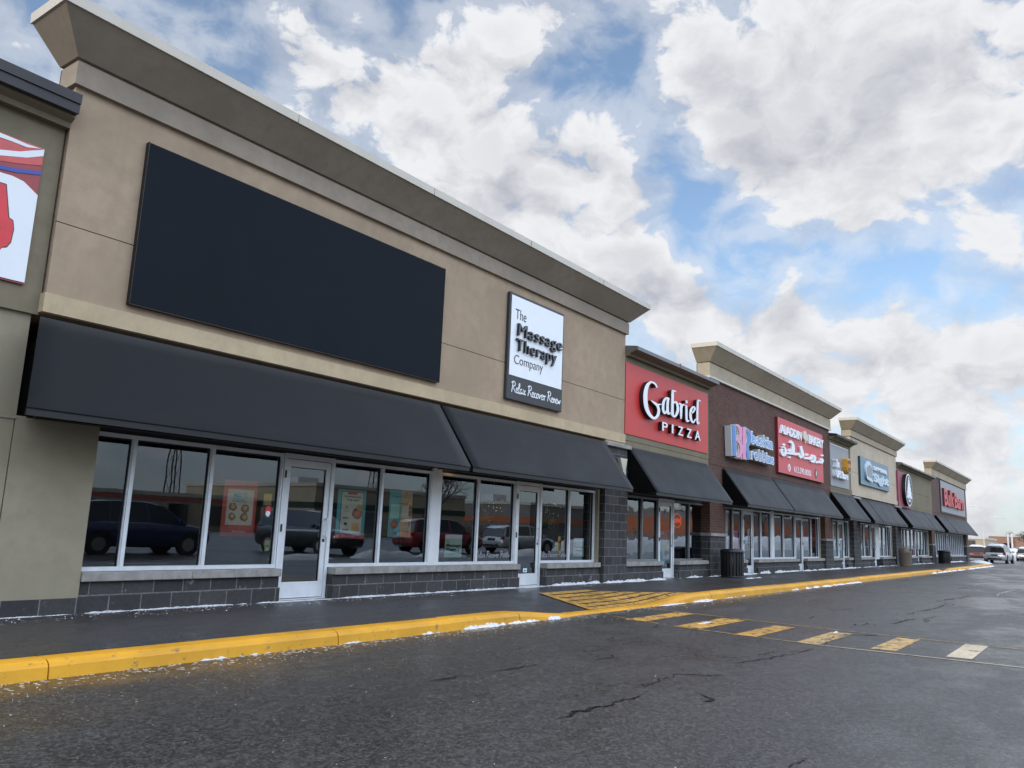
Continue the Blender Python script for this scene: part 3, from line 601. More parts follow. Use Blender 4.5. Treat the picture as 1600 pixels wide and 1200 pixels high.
# ------------------------------------------------------------------ ground, pavement, kerb
ROAD = -0.15
def step(a, b, x):
    t = max(0.0, min(1.0, (x - a) / (b - a))); return t * t * (3 - 2 * t)
def dip(x):
    return max(step(9.6, 11.7, x) * (1 - step(14.0, 16.4, x)), 0.85 * step(46.5, 48.5, x) * (1 - step(49.5, 51.5, x)), step(71, 74, x))
def z_edge(x): return -0.128 * dip(x)
def z_walk(x, y): return z_edge(x) * max(0.0, min(1.0, (-1.15 - y) / 1.65))
KY = -3.05
def kerb_shift(x): return 0.30 * step(58, 72, x)

MB().add([(-1500, -1500, ROAD), (1500, -1500, ROAD), (1500, 1500, ROAD), (-1500, 1500, ROAD)], [(0, 1, 2, 3)]).build('road', 'road', None, 'structure')

def frange(a, b, d):
    n = int(round((b - a) / d)); return [a + (b - a) * i / n for i in range(n + 1)]
def pavement():
    xs = frange(-14, 9, 1.0) + frange(9.2, 17, 0.2) + frange(18, 46, 1.0) + frange(46.25, 52, 0.25) + frange(53, 70, 1.0) + frange(70.5, 76, 0.5)
    ys = [0.9, -0.4, -1.15, -1.45, -1.8, -2.1, -2.4, -2.65, -2.81]
    mb = MB(); n = len(ys)
    mb.add([(x, (y if y > -2.8 else y + kerb_shift(x)), z_walk(x, y) + 0.004 * mnoise.noise((x * .7, y * 2, 0))) for x in xs for y in ys],
           [(i * n + j, i * n + j + 1, (i + 1) * n + j + 1, (i + 1) * n + j) for i in range(len(xs) - 1) for j in range(n - 1)], True)
    mb.build('pavement', 'walk', None, 'structure')
    kb = MB(); joints = [-14, -9, -4, .6, 3.35, 6.42, 8.35, 9.9, 11.45, 14.2, 17.0, 20.1, 21.9, 24.6, 27.2, 30, 33, 36.2, 39.4, 42.6, 46, 49, 52, 55, 58.5, 62, 66, 70, 76]
    for a, b in zip(joints[:-1], joints[1:]):
        g = 0.006
        X = frange(a + g, b - g, 0.2) if b - a > .4 else [a, b]
        dz = random.uniform(-.006, .006); dy = random.uniform(-.01, .01)
        rows = []
        for x in X:
            e = z_edge(x) + dz; k = KY + dy + kerb_shift(x); n1 = 0.006 * mnoise.noise((x * 3, 1, 0)); n2 = .008 * mnoise.noise((x * 2.3, 7, 1))
            rows.append([(x, k + .25, e - .1), (x, k + .25, e + .004), (x, k + .12, e + .008 + n1), (x, k + .055 + n2, e + .002 + n1), (x, k + .018, e - .02), (x, k + n2, min(e - .05, -.02)), (x, k - .012 + n2, ROAD - .02)])
        m = len(rows[0])
        fs = [(i * m + j, i * m + j + 1, (i + 1) * m + j + 1, (i + 1) * m + j) for i in range(len(X) - 1) for j in range(m - 1)]
        fs += [list(range(m)), list(range((len(X) - 1) * m, len(X) * m))[::-1]]
        kb.add([p for r_ in rows for p in r_], [f[::-1] for f in fs])
    kb.build('kerb', 'kerb', None, 'structure')
pavement()

def sheet(poly, z, mb, zf=None, sub=0.4):
    """flat marking, a convex outline in (x, y)"""
    n = len(poly)
    a = sum(poly[i][0] * poly[(i + 1) % n][1] - poly[(i + 1) % n][0] * poly[i][1] for i in range(n))
    if a < 0: poly = poly[::-1]
    mb.add([(x, y, z if zf is None else zf(x, y) + z) for x, y in poly], [list(range(n))])

# yellow hatching on the dropped part of the pavement
def hatch():
    mb = MB()
    def L(y): return 13.12 + (y + 1.2) * 0.50          # left border of the hatched ramp
    def Rr(y): return 14.9 + max(0, -1.35 - y) * 1.02
    def band(y0, y1, a=0.0, b=0.0):
        for i in range(14):
            u0, u1 = i / 14, (i + 1) / 14
            q = []
            for (u, y) in ((u0, y0), (u1, y0), (u1, y1), (u0, y1)):
                x = L(y) + a + (Rr(y) - b - L(y) - a) * u
                q.append((x, y, z_walk(x, y) + 0.010))
            mb.add(q, [(3, 2, 1, 0)])
    for y0, y1 in ((-1.22, -1.42), (-1.50, -1.74), (-1.80, -2.03), (-2.09, -2.32), (-2.37, -2.58), (-2.63, -2.80)): band(y0, y1)
    for i in range(12):                                  # left border line
        y0, y1 = -1.22 - i * .13, -1.22 - (i + 1) * .13
        mb.add([(L(y) + d, y, z_walk(L(y) + d, y) + 0.014) for (y, d) in ((y0, -.02), (y0, .14), (y1, .14), (y1, -.02))], [(3, 2, 1, 0)])
    mb.build('hatched_ramp_marking', 'mark', None, 'structure')
hatch()

# crosswalk
def crosswalk():
    a, b, c = MB(), MB(), MB()
    zz = ROAD + .004
    for i, (mb, y0, y1, xa, xb) in enumerate([(a, -3.78, -4.12, 11.72, 13.62), (a, -4.70, -5.10, 11.60, 13.45), (a, -5.68, -5.99, 11.32, 13.12), (b, -6.56, -6.86, 11.28, 13.06), (b, -7.44, -7.74, 11.50, 13.20), (c, -8.30, -8.58, 11.54, 13.24)]):
        sheet([(xa, y0), (xb, y0), (xb + .03, y1), (xa + .03, y1)], zz, mb)
    for y in (-9.3, -10.2, -11.1): sheet([(11.5, y), (13.2, y), (13.2, y - .3), (11.5, y - .3)], zz, c)
    for (p, q, mb) in (((13.78, -3.2), (13.36, -6.5), a), ((13.36, -6.5), (13.16, -11.4), b), ((11.95, -3.45), (11.62, -4.4), a), ((11.5, -4.7), (11.22, -6.9), b), ((11.22, -6.9), (11.34, -11.4), c)):
        sheet([(p[0], p[1]), (p[0] + .04, p[1]), (q[0] + .04, q[1]), (q[0], q[1])], zz + .003, mb)
    a.build('crosswalk_marking', 'mark', None, 'structure')
    b.build('crosswalk_marking', 'mark_worn', None, 'structure')
    c.build('crosswalk_marking', 'mark_pale', None, 'structure')
crosswalk()

# standing water along the open seam of the road, and other wet hollows
def puddles():
    mb = MB()
    def strip(pts, w, z=ROAD + .006, seed=0):
        w *= .6; P = smooth_line(pts, 26); row = []
        for i, (x, y) in enumerate(P):
            ww = w * (0.25 + 1.5 * max(0.0, mnoise.noise((x * 1.7 + seed, y * 3, seed)) + .35)) * min(1, i / 12, (len(P) - 1 - i) / 12 + .02)
            j = 0.06 * mnoise.noise((x * 5, seed, 3)) + 0.03 * mnoise.noise((x * 13, seed, 5)) + .02 * mnoise.noise((x * 37, seed, 9)) * w / .06
            ww *= 1 + .5 * mnoise.noise((x * 31, seed, 4)); k2 = 0.5 * ww * mnoise.noise((x * 9, seed, 8)); row.append(((x, y + j - ww / 2 + k2, z), (x, y + j + ww / 2 + k2, z)))
        mb.add([p for r_ in row for p in r_], [(2 * i, 2 * i + 2, 2 * i + 3, 2 * i + 1) for i in range(len(row) - 1)])
    strip([(5.2, -6.70), (5.8, -6.72), (6.45, -6.76)], .055, seed=1)
    strip([(6.7, -6.62), (7.2, -6.55), (7.6, -6.52)], .02, seed=2)
    strip([(7.62, -6.50), (7.75, -6.62), (7.86, -6.76), (7.98, -6.88)], .07, seed=3)
    strip([(8.75, -6.62), (9.4, -6.78), (10.1, -6.86), (10.9, -6.93)], .05, seed=4)
    strip([(9.6, -6.62), (10.1, -6.68), (10.5, -6.88)], .03, seed=14)
    strip([(11.2, -6.92), (11.8, -6.85), (12.6, -6.72)], .035, seed=5)
    strip([(12.62, -6.75), (12.85, -6.84), (13.05, -7.0), (13.2, -7.16)], .13, seed=6)
    strip([(13.9, -6.6), (14.6, -6.65), (15.2, -6.62)], .03, seed=7)
    strip([(15.3, -6.95), (16.0, -6.98), (16.9, -7.02)], .11, seed=8)
    strip([(16.2, -7.35), (17.1, -7.2), (17.9, -7.25)], .10, seed=9)
    strip([(17.6, -6.75), (18.8, -6.8), (20.4, -6.9), (21.6, -6.85)], .09, seed=10)
    strip([(22.5, -6.5), (24.5, -6.7), (26.5, -6.8)], .12, seed=11)
    strip([(27, -7.4), (29, -7.3), (32, -7.5)], .20, seed=12)
    strip([(30, -6.0), (33, -6.1), (36, -6.0)], .14, seed=13)
    strip([(36, -7.6), (40, -7.8), (45, -7.7)], .30, seed=15)
    strip([(28, -8.6), (31, -8.9), (34, -8.7)], .25, seed=16)
    strip([(5.5, -5.15), (6.2, -5.2), (7.2, -5.3)], .05, seed=17)
    rp = random.Random(5)
    for i in range(26):                                   # broken bits of the seam and small pitted spots
        x = 4.5 + 30 * rp.random() ** 1.4; y = -6.75 + rp.gauss(0, .16) if rp.random() < .6 else rp.uniform(-8.5, -4.2); L = rp.uniform(.08, .45) * (1 + x / 25)
        strip([(x, y), (x + L * .5, y + rp.gauss(0, .04)), (x + L, y + rp.gauss(0, .08))], rp.uniform(.012, .035) * (1 + x / 30), seed=100 + i)
    o = mb.build('puddles', 'puddle', None, 'stuff')
    o['label'] = 'thin dark puddles standing along the cracked seam of the asphalt'
puddles()

# snow: ragged ridges along the wall foot and kerb
def ridge(mb, x0, x1, y, depth, h, dens=0.0, dx=.03, z=0.0, seed=0, zf=None, scale=1.0):
    n = max(2, int((x1 - x0) / dx)); rows = []
    for i in range(n + 1):
        x = x0 + (x1 - x0) * i / n
        a = mnoise.noise((x * 1.3 * scale, seed, 0)) + .45 * mnoise.noise((x * 6 * scale, seed, 2)) + dens
        a *= min(1, (i + .1) / 6, (n - i + .1) / 6)
        w = max(0.0, a) * depth; hh = max(0.0, min(1, a * 1.5)) * h
        r_ = []
        for t, q in ((0, .75), (.25, 1.0), (.6, .6), (1.0, 0.0)):
            yy = y - w * t + .012 * mnoise.noise((x * 21, t * 9, seed)); zz = hh * q * (1 + .7 * mnoise.noise((x * 27, t * 6, seed + 3)))
            r_.append((x, yy, (z if zf is None else zf(x, yy)) + max(zz, 0) - .003 + (0.005 if w > 0.01 else -.01)))
        rows += r_
    mb.add(rows, [(i * 4 + j, i * 4 + j + 1, i * 4 + j + 5, i * 4 + j + 4) for i in range(n) for j in range(3)], True)
def crumbs(mb, n, x0, x1, y0, y1, z, r0, r1, zf=None, bias=1.0):
    for _ in range(n):
        x = random.uniform(x0, x1); y = y0 + (y1 - y0) * random.random() ** bias; r_ = random.uniform(r0, r1)
        zz = z if zf is None else zf(x, y)
        k = 5; a0 = random.random() * 6
        vs = [(x + r_ * math.cos(a0 + 6.283 * i / k) * random.uniform(.6, 1.3), y + r_ * math.sin(a0 + 6.283 * i / k) * random.uniform(.6, 1.3), zz) for i in range(k)] + [(x, y, zz + r_ * random.uniform(.5, .9))]
        mb.add(vs, [(i, (i + 1) % k, k) for i in range(k)])
def snow():
    mb = MB()
    for i, (a, b, d, h, dn) in enumerate([(3.0, 5.0, .05, .010, .7), (5.0, 7.85, .07, .018, .55), (7.6, 9.1, .11, .012, .6), (8.9, 13.85, .085, .022, .60), (13.7, 15.0, .14, .018, .5), (14.9, 17.25, .13, .05, .65)]):
        ridge(mb, a, b, -.195, d, h, dn, seed=i)
    ridge(mb, 17.2, 20.6, -.27, .18, .05, .62, seed=20); ridge(mb, 21.6, 23.8, -.20, .14, .05, .3, seed=21); ridge(mb, 23.6, 28, -.26, .22, .05, .3, seed=22)
    ridge(mb, 27.8, 33, -.20, .18, .07, .4, seed=23); ridge(mb, 33, 41, -.26, .22, .05, .45, seed=24); ridge(mb, 41, 52, -.26, .15, .03, .35, seed=25); ridge(mb, 52, 64, -.22, .2, .04, .35, seed=26); ridge(mb, 64, 76, -.3, .35, .07, .5, seed=27)
    ridge(mb, 24.0, 25.4, -1.25, .12, .02, .4, seed=31)
    kz = ROAD
    for i, (a, b, d, h, dn) in enumerate([(2.2, 3.6, .05, .020, .05), (4.3, 5.6, .07, .026, .2), (6.3, 8.3, .08, .03, .15), (8.6, 11.0, .12, .045, .4)]):
        ridge(mb, a, b, KY + .005, d, h, dn, z=kz, seed=40 + i, dx=.02, scale=1.8)
    for i, (a, b, d, h, dn) in enumerate([(14.5, 17.3, .18, .03, .4), (17.5, 19.3, .10, .03, .2), (22.4, 23.2, .13, .05, .5), (23.6, 25.2, .18, .06, .4), (25.4, 30.6, .2, .04, .4), (44, 56, .16, .06, .4), (57, 70, .25, .08, .4)]):
        ridge(mb, a, b, KY + .005 + kerb_shift(a), d, h, dn, z=kz, seed=50 + i, dx=.035)
    ridge(mb, 12.15, 12.75, -4.80, .14, .018, .5, z=kz, seed=71)      # lump left on the crossing
    ridge(mb, 12.8, 13.15, -6.62, .09, .03, .6, z=kz, seed=72)
    crumbs(mb, 520, 1.5, 12, KY - .02, KY - .6, ROAD, .002, .007, bias=3.0)
    crumbs(mb, 300, 3.5, 17.5, -.25, -.75, 0.0, .004, .014, bias=2.0)
    crumbs(mb, 90, 2, 14, -3.3, -8, ROAD, .002, .006)
    crumbs(mb, 70, 13, 32, KY - .02, KY - .6, ROAD, .005, .016, bias=2.0)
    o = mb.build('snow', 'snow', None, 'stuff'); o['label'] = 'ragged leftover snow along the wall foot and kerb'
snow()

# ------------------------------------------------------------------ shop row
YF = -0.25                                               # front face of the upper walls
def sweep(mb, x0, x1, yf, yb, prof, returns=True):
    rows = []
    for o, z in prof:
        e = o if returns else 0.0
        rows.append([(x0 - e, yb, z), (x0 - e, yf - o, z), (x1 + e, yf - o, z), (x1 + e, yb, z)])
    for a, b in zip(rows[:-1], rows[1:]):
        mb.add(a + b, [(i, i + 1, 5 + i, 4 + i) for i in range(3)])
    return mb
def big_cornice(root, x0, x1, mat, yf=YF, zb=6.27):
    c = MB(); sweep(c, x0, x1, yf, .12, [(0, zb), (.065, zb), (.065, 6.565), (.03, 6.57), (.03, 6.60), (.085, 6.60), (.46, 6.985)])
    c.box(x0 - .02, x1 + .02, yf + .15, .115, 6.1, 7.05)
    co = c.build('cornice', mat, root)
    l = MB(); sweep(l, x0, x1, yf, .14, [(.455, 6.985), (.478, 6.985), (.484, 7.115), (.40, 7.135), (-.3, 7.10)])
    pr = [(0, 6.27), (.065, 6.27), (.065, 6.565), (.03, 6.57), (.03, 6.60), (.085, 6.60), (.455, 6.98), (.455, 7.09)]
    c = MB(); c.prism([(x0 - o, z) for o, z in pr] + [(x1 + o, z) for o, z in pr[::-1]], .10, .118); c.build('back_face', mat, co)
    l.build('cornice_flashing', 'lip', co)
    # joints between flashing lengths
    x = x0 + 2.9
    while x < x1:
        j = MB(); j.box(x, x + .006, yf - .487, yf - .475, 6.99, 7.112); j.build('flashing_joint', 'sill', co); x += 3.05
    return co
def small_cap(root, x0, x1, metal, wall, zt=5.84):
    f = MB(); sweep(f, x0, x1, YF, 10, [(0, zt - .13), (.10, zt - .13), (.12, zt - .07), (.27, zt - .02), (.29, zt)], False)
    f.build('frieze', wall, root)
    l = MB(); sweep(l, x0, x1, YF, 10, [(.20, zt - .005), (.355, zt - .005), (.36, zt + .085), (.30, zt + .105), (-.5, zt + .20)], False)
    x = x0 + 2.6
    while x < x1: l.box(x, x + .03, YF - .366, YF - .30, zt - .006, zt + .115); x += 3.0
    l.box(x0, x1, YF + .2, .3, zt - .2, zt + .13)
    return l.build('parapet_cap', metal, root)
def upper_wall(root, x0, x1, mat, z0, z1, splits=(), vsplits=()):
    """wall above the shop fronts: rendered panels in front of a core, so the joints are real grooves"""
    c = MB(); c.box(x0 + .01, x1 - .01, YF + .035, 11.9, z0, 4.9); c.box(x0 + .01, x1 - .01, YF + .035, .12, 4.9, z1 - .02)
    core = c.build('wall', mat, root)
    zs = [z0] + list(splits) + [z1]; xs = [x0] + list(vsplits) + [x1]; p = MB()
    for a, b in zip(zs[:-1], zs[1:]):
        for c0, d0 in zip(xs[:-1], xs[1:]):
            g = .006
            p.box(c0 + (g if c0 != x0 else 0), d0 - (g if d0 != x1 else 0), YF, YF + .04, a + (g if a != z0 else 0), b - (g if b != z1 else 0))
    p.build('render_panel', mat, core)
    return core
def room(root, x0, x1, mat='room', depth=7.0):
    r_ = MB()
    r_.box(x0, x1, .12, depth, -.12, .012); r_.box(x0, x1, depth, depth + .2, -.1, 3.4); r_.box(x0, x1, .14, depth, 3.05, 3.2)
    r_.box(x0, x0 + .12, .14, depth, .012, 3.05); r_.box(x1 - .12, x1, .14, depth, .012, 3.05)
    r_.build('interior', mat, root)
ZS, ZH = 0.475, 2.165
def window(root, x0, x1, mat='alu', glass='glass', z0=ZS, z1=ZH):
    f = .026; w = MB()
    w.box(x0, x0 + f, -.03, .075, z0 + .05, z1 - .05); w.box(x1 - f, x1, -.03, .075, z0 + .05, z1 - .05)
    w.box(x0, x1, -.034, .079, z0, z0 + .05); w.box(x0, x1, -.034, .079, z1 - .05, z1)
    w.box(x0 + f, x0 + f + .012, -.005, .055, z0 + .05, z1 - .05); w.box(x1 - f - .012, x1 - f, -.005, .055, z0 + .05, z1 - .05)
    o = w.build('window', mat, root)
    p = MB(); p.add([(x0 + f, .03, z0 + .05), (x1 - f, .03, z0 + .05), (x1 - f, .03, z1 - .05), (x0 + f, .03, z1 - .05)], [(0, 1, 2, 3)])
    p.build('pane', glass, o)
    g = MB()
    g.box(x0 + f, x1 - f, .015, .05, z1 - .066, z1 - .05); g.box(x0 + f + .012, x0 + f + .02, .012, .052, z0 + .05, z1 - .066); g.box(x1 - f - .02, x1 - f - .012, .012, .052, z0 + .05, z1 - .066)
    g.build('gasket', 'black', o)
    return o
def door(root, x0, x1, mat='alu', glass='glass', hinge_left=True, closer=True):
    fr = MB(); j = .05
    fr.box(x0, x0 + j, -.045, .085, 0.006, ZH - .06); fr.box(x1 - j, x1, -.045, .085, 0.006, ZH - .06); fr.box(x0, x1, -.05, .09, ZH - .06, ZH + .01)
    fr.box(x0, x1, -.06, .09, 0.002, .018)
    d = fr.build('door', mat, root)
    a, b = x0 + j + .006, x1 - j - .006; lf = MB(); s = .088; zt = ZH - .07
    lf.box(a, a + s, -.02, .03, .03, zt); lf.box(b - s, b, -.02, .03, .03, zt); lf.box(a + s, b - s, -.018, .028, .03, .265); lf.box(a + s, b - s, -.018, .028, zt - .11, zt)
    lf.build('door_leaf', mat, d)
    p = MB(); p.add([(a + s, .006, .265), (b - s, .006, .265), (b - s, .006, zt - .11), (a + s, .006, zt - .11)], [(0, 1, 2, 3)]); p.build('pane', glass, d)
    g = MB(); g.box(a + s, b - s, -.006, .02, .265, .277); g.box(a + s, b - s, -.006, .02, zt - .122, zt - .11); g.box(a + s, a + s + .01, -.006, .02, .277, zt - .122); g.box(b - s - .01, b - s, -.006, .02, .277, zt - .122)
    g.build('gasket', 'black', d)
    hx = (b - .045) if hinge_left else (a + .045)
    h = MB(); h.tube((hx, -.075, .93), (hx, -.075, 1.24), .013); h.tube((hx, -.02, .97), (hx, -.075, .93), .012); h.tube((hx, -.02, 1.20), (hx, -.075, 1.24), .012)
    h.build('handle', mat, d)
    h2 = MB(); h2.tube((a + s, .05, 1.03), (b - s, .05, 1.03), .016); h2.build('push_bar', mat, d)
    k = MB(); k.box(hx - .022, hx + .022, -.026, -.018, .86, .91); k.build('lock', 'black', d)
    kx = x0 + .032 if hinge_left else x1 - .032
    for z in (.30, 1.06, 1.86):
        q = MB(); q.tube((kx, -.055, z - .055), (kx, -.055, z + .055), .013); q.build('hinge', 'black', d)
    return d
def base(root, x0, x1, mat='block'):
    """low block wall under the windows, lower course a little proud, with a cast sill"""
    b = MB(); b.box(x0, x1, -.165, .10, .2077, .372); b.box(x0 - .004, x1 + .004, -.20, .11, -.06, .2077)
    o = b.build('base_wall', mat, root)
    s = MB(); n = max(1, round((x1 - x0) / 1.6)); w = (x1 - x0) / n
    for i in range(n): s.bbox(x0 + i * w + .002, x0 + (i + 1) * w - .002, -.225, .06, .366, .474, .008)
    s.build('sill', 'sill', o)
    return o
def pier(root, x0, x1, z1=3.28, y=-.27, lower='block', upper=None, cap=True, capx=.06):
    p = MB()
    if upper: p.box(x0, x1, y, .3, -.06, 1.20)
    else: p.box(x0, x1, y, .3, -.06, z1)
    o = p.build('pier', lower, root)
    if upper:
        u = MB(); u.box(x0 + .012, x1 - .012, y + .012, .3, 1.29, z1); u.build('brick_pier', upper, root)
        c = MB(); c.bbox(x0 - .05, x1 + .05, y - .05, .3, 1.20, 1.292, .01); c.build('cap_stone', 'sill', o)
    elif cap:
        c = MB(); c.bbox(x0 - capx, x1 + capx, y - .075, .3, z1, z1 + .095, .01); c.build('cap_stone', 'sill', o)
    return o
def header(root, x0, x1):
    h = MB(); h.box(x0, x1, .0, .12, ZH + .012, 3.46); h.build('header_panel', 'bronze', root)
def trim(root, x0, x1, mat, z0=3.43, z1=3.656, y=-.285):
    t = MB(); t.box(x0, x1, y, .3, z0, z1); return t.build('trim_band', mat, root)
def jamb(root, x0, x1, mat):
    j = MB(); j.box(x0, x1, -.06, .1, .0, 3.3); j.build('jamb', mat, root)
def mullion(root, x0, x1, mat='alu'):
    j = MB(); j.box(x0, x1, -.036, .08, ZS, ZH + .3); j.box(x0, x1, -.036, .08, .36, ZS); j.build('wide_mullion', mat, root)

# --- far left unit: pale olive render, only its right end is in view
u = thing('shop_building', 'olive rendered shop at the far left end with a dark metal roof cap', 'building', (-2, 0, 0), 'shops in the row')
wall = MB(); wall.box(-12, 4.085, -.17, 11.9, 3.40, 5.75); w = wall.build('wall', 'olive', u)
mid = MB(); mid.box(-12, 4.03, -.12, 11.9, 2.20, 3.40); mid.build('lower_wall', 'olive_light', u)
led = MB(); led.box(-12, 4.0, -.20, 0, 2.175, 2.20); led.build('ledge', 'soffit', u)
pn = MB(); pn.box(-12, 3.99, -.185, 6, .185, 2.175); pn.box(4.002, 4.955, -.19, .3, .185, 2.215); pn.build('render_panel', 'olive_light', u)
bb = MB(); bb.box(-12, 4.955, -.215, .3, -.06, .185); bb.build('base_wall', 'block', u)
capm = MB(); sweep(capm, -12, 4.09, -.17, 10, [(0, 5.70), (.10, 5.70), (.12, 5.76), (.2, 5.80), (.2, 5.84)], False); capm.build('frieze', 'olive', u)
capm = MB(); sweep(capm, -12, 4.09, -.17, 10, [(.1, 5.835), (.285, 5.835), (.29, 5.95), (.31, 5.952), (.315, 6.07), (.1, 6.10), (-1, 6.2)], False); capm.box(-12, 4.09, .1, 9.9, 5.7, 6.1); capm.build('parapet_cap', 'cap_dark', u)

# --- tall tan unit with the massage clinic
u = thing('shop_building', 'tall tan stucco shop nearest the camera with a deep flared cornice', 'building', (11, 0, 0), 'shops in the row')
upper_wall(u, 4.10, 18.2, 'tan', 3.42, 6.30, (4.535,), ())
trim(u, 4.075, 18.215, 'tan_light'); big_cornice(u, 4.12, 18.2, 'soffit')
t2 = MB(); t2.box(17.25, 18.21, -.262, .3, 3.36, 3.432); t2.build('trim_block', 'tan_light', u)
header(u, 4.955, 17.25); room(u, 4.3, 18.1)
for a, b in ((4.98, 5.52), (5.52, 6.66), (6.66, 7.865)): window(u, a, b)
door(u, 7.87, 8.86)
for a, b in ((8.865, 9.98), (9.98, 11.24), (11.5, 12.65), (12.65, 13.90)): window(u, a, b)
mullion(u, 11.24, 11.5); door(u, 13.905, 14.87)
for a, b in ((14.875, 16.06), (16.06, 17.19)): window(u, a, b)
base(u, 4.96, 7.85); base(u, 8.88, 13.89); base(u, 14.89, 17.2)
pier(u, 17.25, 18.40); 
jb = MB(); jb.box(17.19, 17.26, -.12, .1, .48, 3.3); jb.build('jamb', 'olive_light', u)

# --- pizza unit
u = thing('shop_building', 'low olive shop under the red pizza sign, with a grey metal cap', 'building', (21, 0, 0), 'shops in the row')
upper_wall(u, 18.205, 23.69, 'olive', 3.30, 5.75, (3.52,)); small_cap(u, 18.22, 23.69, 'cap', 'olive')
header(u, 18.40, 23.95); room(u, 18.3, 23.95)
for a, b in ((18.42, 19.71), (19.71, 20.66)): window(u, a, b, 'alu_dark', 'glass_wavy')
door(u, 20.665, 21.66, 'alu', 'glass_wavy')
for a, b in ((21.665, 22.76), (22.76, 23.80)): window(u, a, b, 'alu_dark', 'glass_wavy')
base(u, 18.40, 20.65); base(u, 21.68, 23.78); jamb(u, 23.80, 23.92, 'olive_light')

# --- brick unit
u = thing('shop_building', 'tall dark brown brick shop with a cream flared cornice', 'building', (30, 0, 0), 'shops in the row')
wl = MB(); wl.box(23.70, 37.45, YF, 11.9, 3.28, 4.9); wl.box(23.70, 37.45, YF, .12, 4.9, 6.15); wl.build('wall', 'brick', u)
so2 = MB(); so2.box(23.70, 37.45, -.262, 0, 3.40, 3.55); so2.build('soldier_course', 'brick', u)
big_cornice(u, 23.70, 37.45, 'soffit_brick', zb=6.15)
fl = MB(); sweep(fl, 23.70, 37.45, YF, .12, [(0, 6.085), (.085, 6.085), (.085, 6.147), (0, 6.147)]); fl.build('flashing', 'lip', u)
header(u, 24.85, 36.5); room(u, 24.0, 37.3, 'room_light')
pier(u, 23.74, 24.95, 3.30, -.27, 'block', 'brick'); pier(u, 36.42, 37.62, 3.30, -.27, 'block', 'brick')
for a, b in ((24.98, 25.62), (25.62, 26.25)): window(u, a, b, 'alu_dark')
window(u, 26.25, 27.17); door(u, 27.175, 28.15)
for a, b in ((28.155, 29.0), (29.0, 30.08)): window(u, a, b)
mullion(u, 30.08, 30.40)
for a, b in ((30.40, 31.53), (31.53, 32.92)): window(u, a, b)
door(u, 32.925, 33.93, hinge_left=False)
for a, b in ((33.935, 35.15), (35.15, 36.25)): window(u, a, b)
base(u, 24.95, 27.15); base(u, 28.17, 32.90); base(u, 33.95, 36.42); jamb(u, 36.25, 36.42, 'olive_light')

# --- narrow parcel unit
u = thing('shop_building', 'narrow low olive shop with the grey parcel sign, after the brick shop', 'building', (39.3, 0, 0), 'shops in the row')
upper_wall(u, 37.455, 41.17, 'olive', 3.28, 5.75, (3.50,)); small_cap(u, 37.46, 41.17, 'cap_dark', 'olive')
header(u, 37.6, 41.5); room(u, 37.5, 41.4, 'room_light')
window(u, 37.65, 38.55); window(u, 38.55, 39.42); door(u, 39.425, 40.38); window(u, 40.385, 41.25)
base(u, 37.62, 39.41); base(u, 40.40, 41.35); jamb(u, 41.25, 41.36, 'olive_light')

# --- cream unit
u = thing('shop_building', 'tall cream stucco shop with the slate blue oval sign', 'building', (46, 0, 0), 'shops in the row')
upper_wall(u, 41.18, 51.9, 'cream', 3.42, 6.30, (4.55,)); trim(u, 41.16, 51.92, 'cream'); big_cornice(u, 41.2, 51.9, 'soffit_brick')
header(u, 42.6, 50.9); room(u, 41.5, 51.7, 'room_light')
pier(u, 41.30, 42.62); pier(u, 50.95, 52.55)
for a, b in ((42.64, 43.5), (43.5, 44.4), (44.4, 45.8)): window(u, a, b)
door(u, 45.9, 46.9); mullion(u, 46.9, 47.75)
for a, b in ((47.8, 48.75), (48.75, 49.75), (49.75, 50.75)): window(u, a, b)
base(u, 42.6, 45.85); base(u, 47.75, 50.95); jamb(u, 50.75, 50.95, 'olive_light')

# --- olive unit with the tree sign
u = thing('shop_building', 'low olive shop with the round evergreen sign, before the last shop', 'building', (58, 0, 0), 'shops in the row')
upper_wall(u, 51.92, 63.70, 'olive', 3.28, 5.75, (3.5, 4.45)); small_cap(u, 51.95, 63.70, 'cap', 'olive')
header(u, 52.5, 63.7); room(u, 52.2, 63.5, 'room_light')
xs = [52.6, 53.6, 54.6, 55.5, 56.8, 58.0]
for a, b in zip(xs[:-1], xs[1:]): window(u, a, b)
door(u, 58.05, 59.05)
for a, b in ((59.1, 60.3), (60.3, 61.4), (61.4, 62.7)): window(u, a, b)
base(u, 52.5, 58.02); base(u, 59.08, 62.9); jamb(u, 62.7, 62.9, 'olive_light'); pier(u, 62.95, 64.2, 3.28, -.27, 'block', 'brown')

# --- last unit
u = thing('shop_building', 'last shop of the row, brown stucco under a cream flared cornice', 'building', (72, 0, 0), 'shops in the row')
upper_wall(u, 63.72, 81.3, 'brown', 3.28, 6.20, (3.5,)); big_cornice(u, 63.75, 81.3, 'soffit_brick', zb=6.10)
header(u, 64.2, 80.4); room(u, 64.0, 81.1, 'room_light')
xs = [65.9 + i * 1.0 for i in range(15)]
for i, (a, b) in enumerate(zip(xs[:-1], xs[1:])):
    if i == 5: door(u, a + .01, b - .01)
    else: window(u, a, b)
base(u, 64.3, 70.86); base(u, 71.94, 80.2); pier(u, 79.95, 81.28, 3.28, -.27, 'block', 'brown')

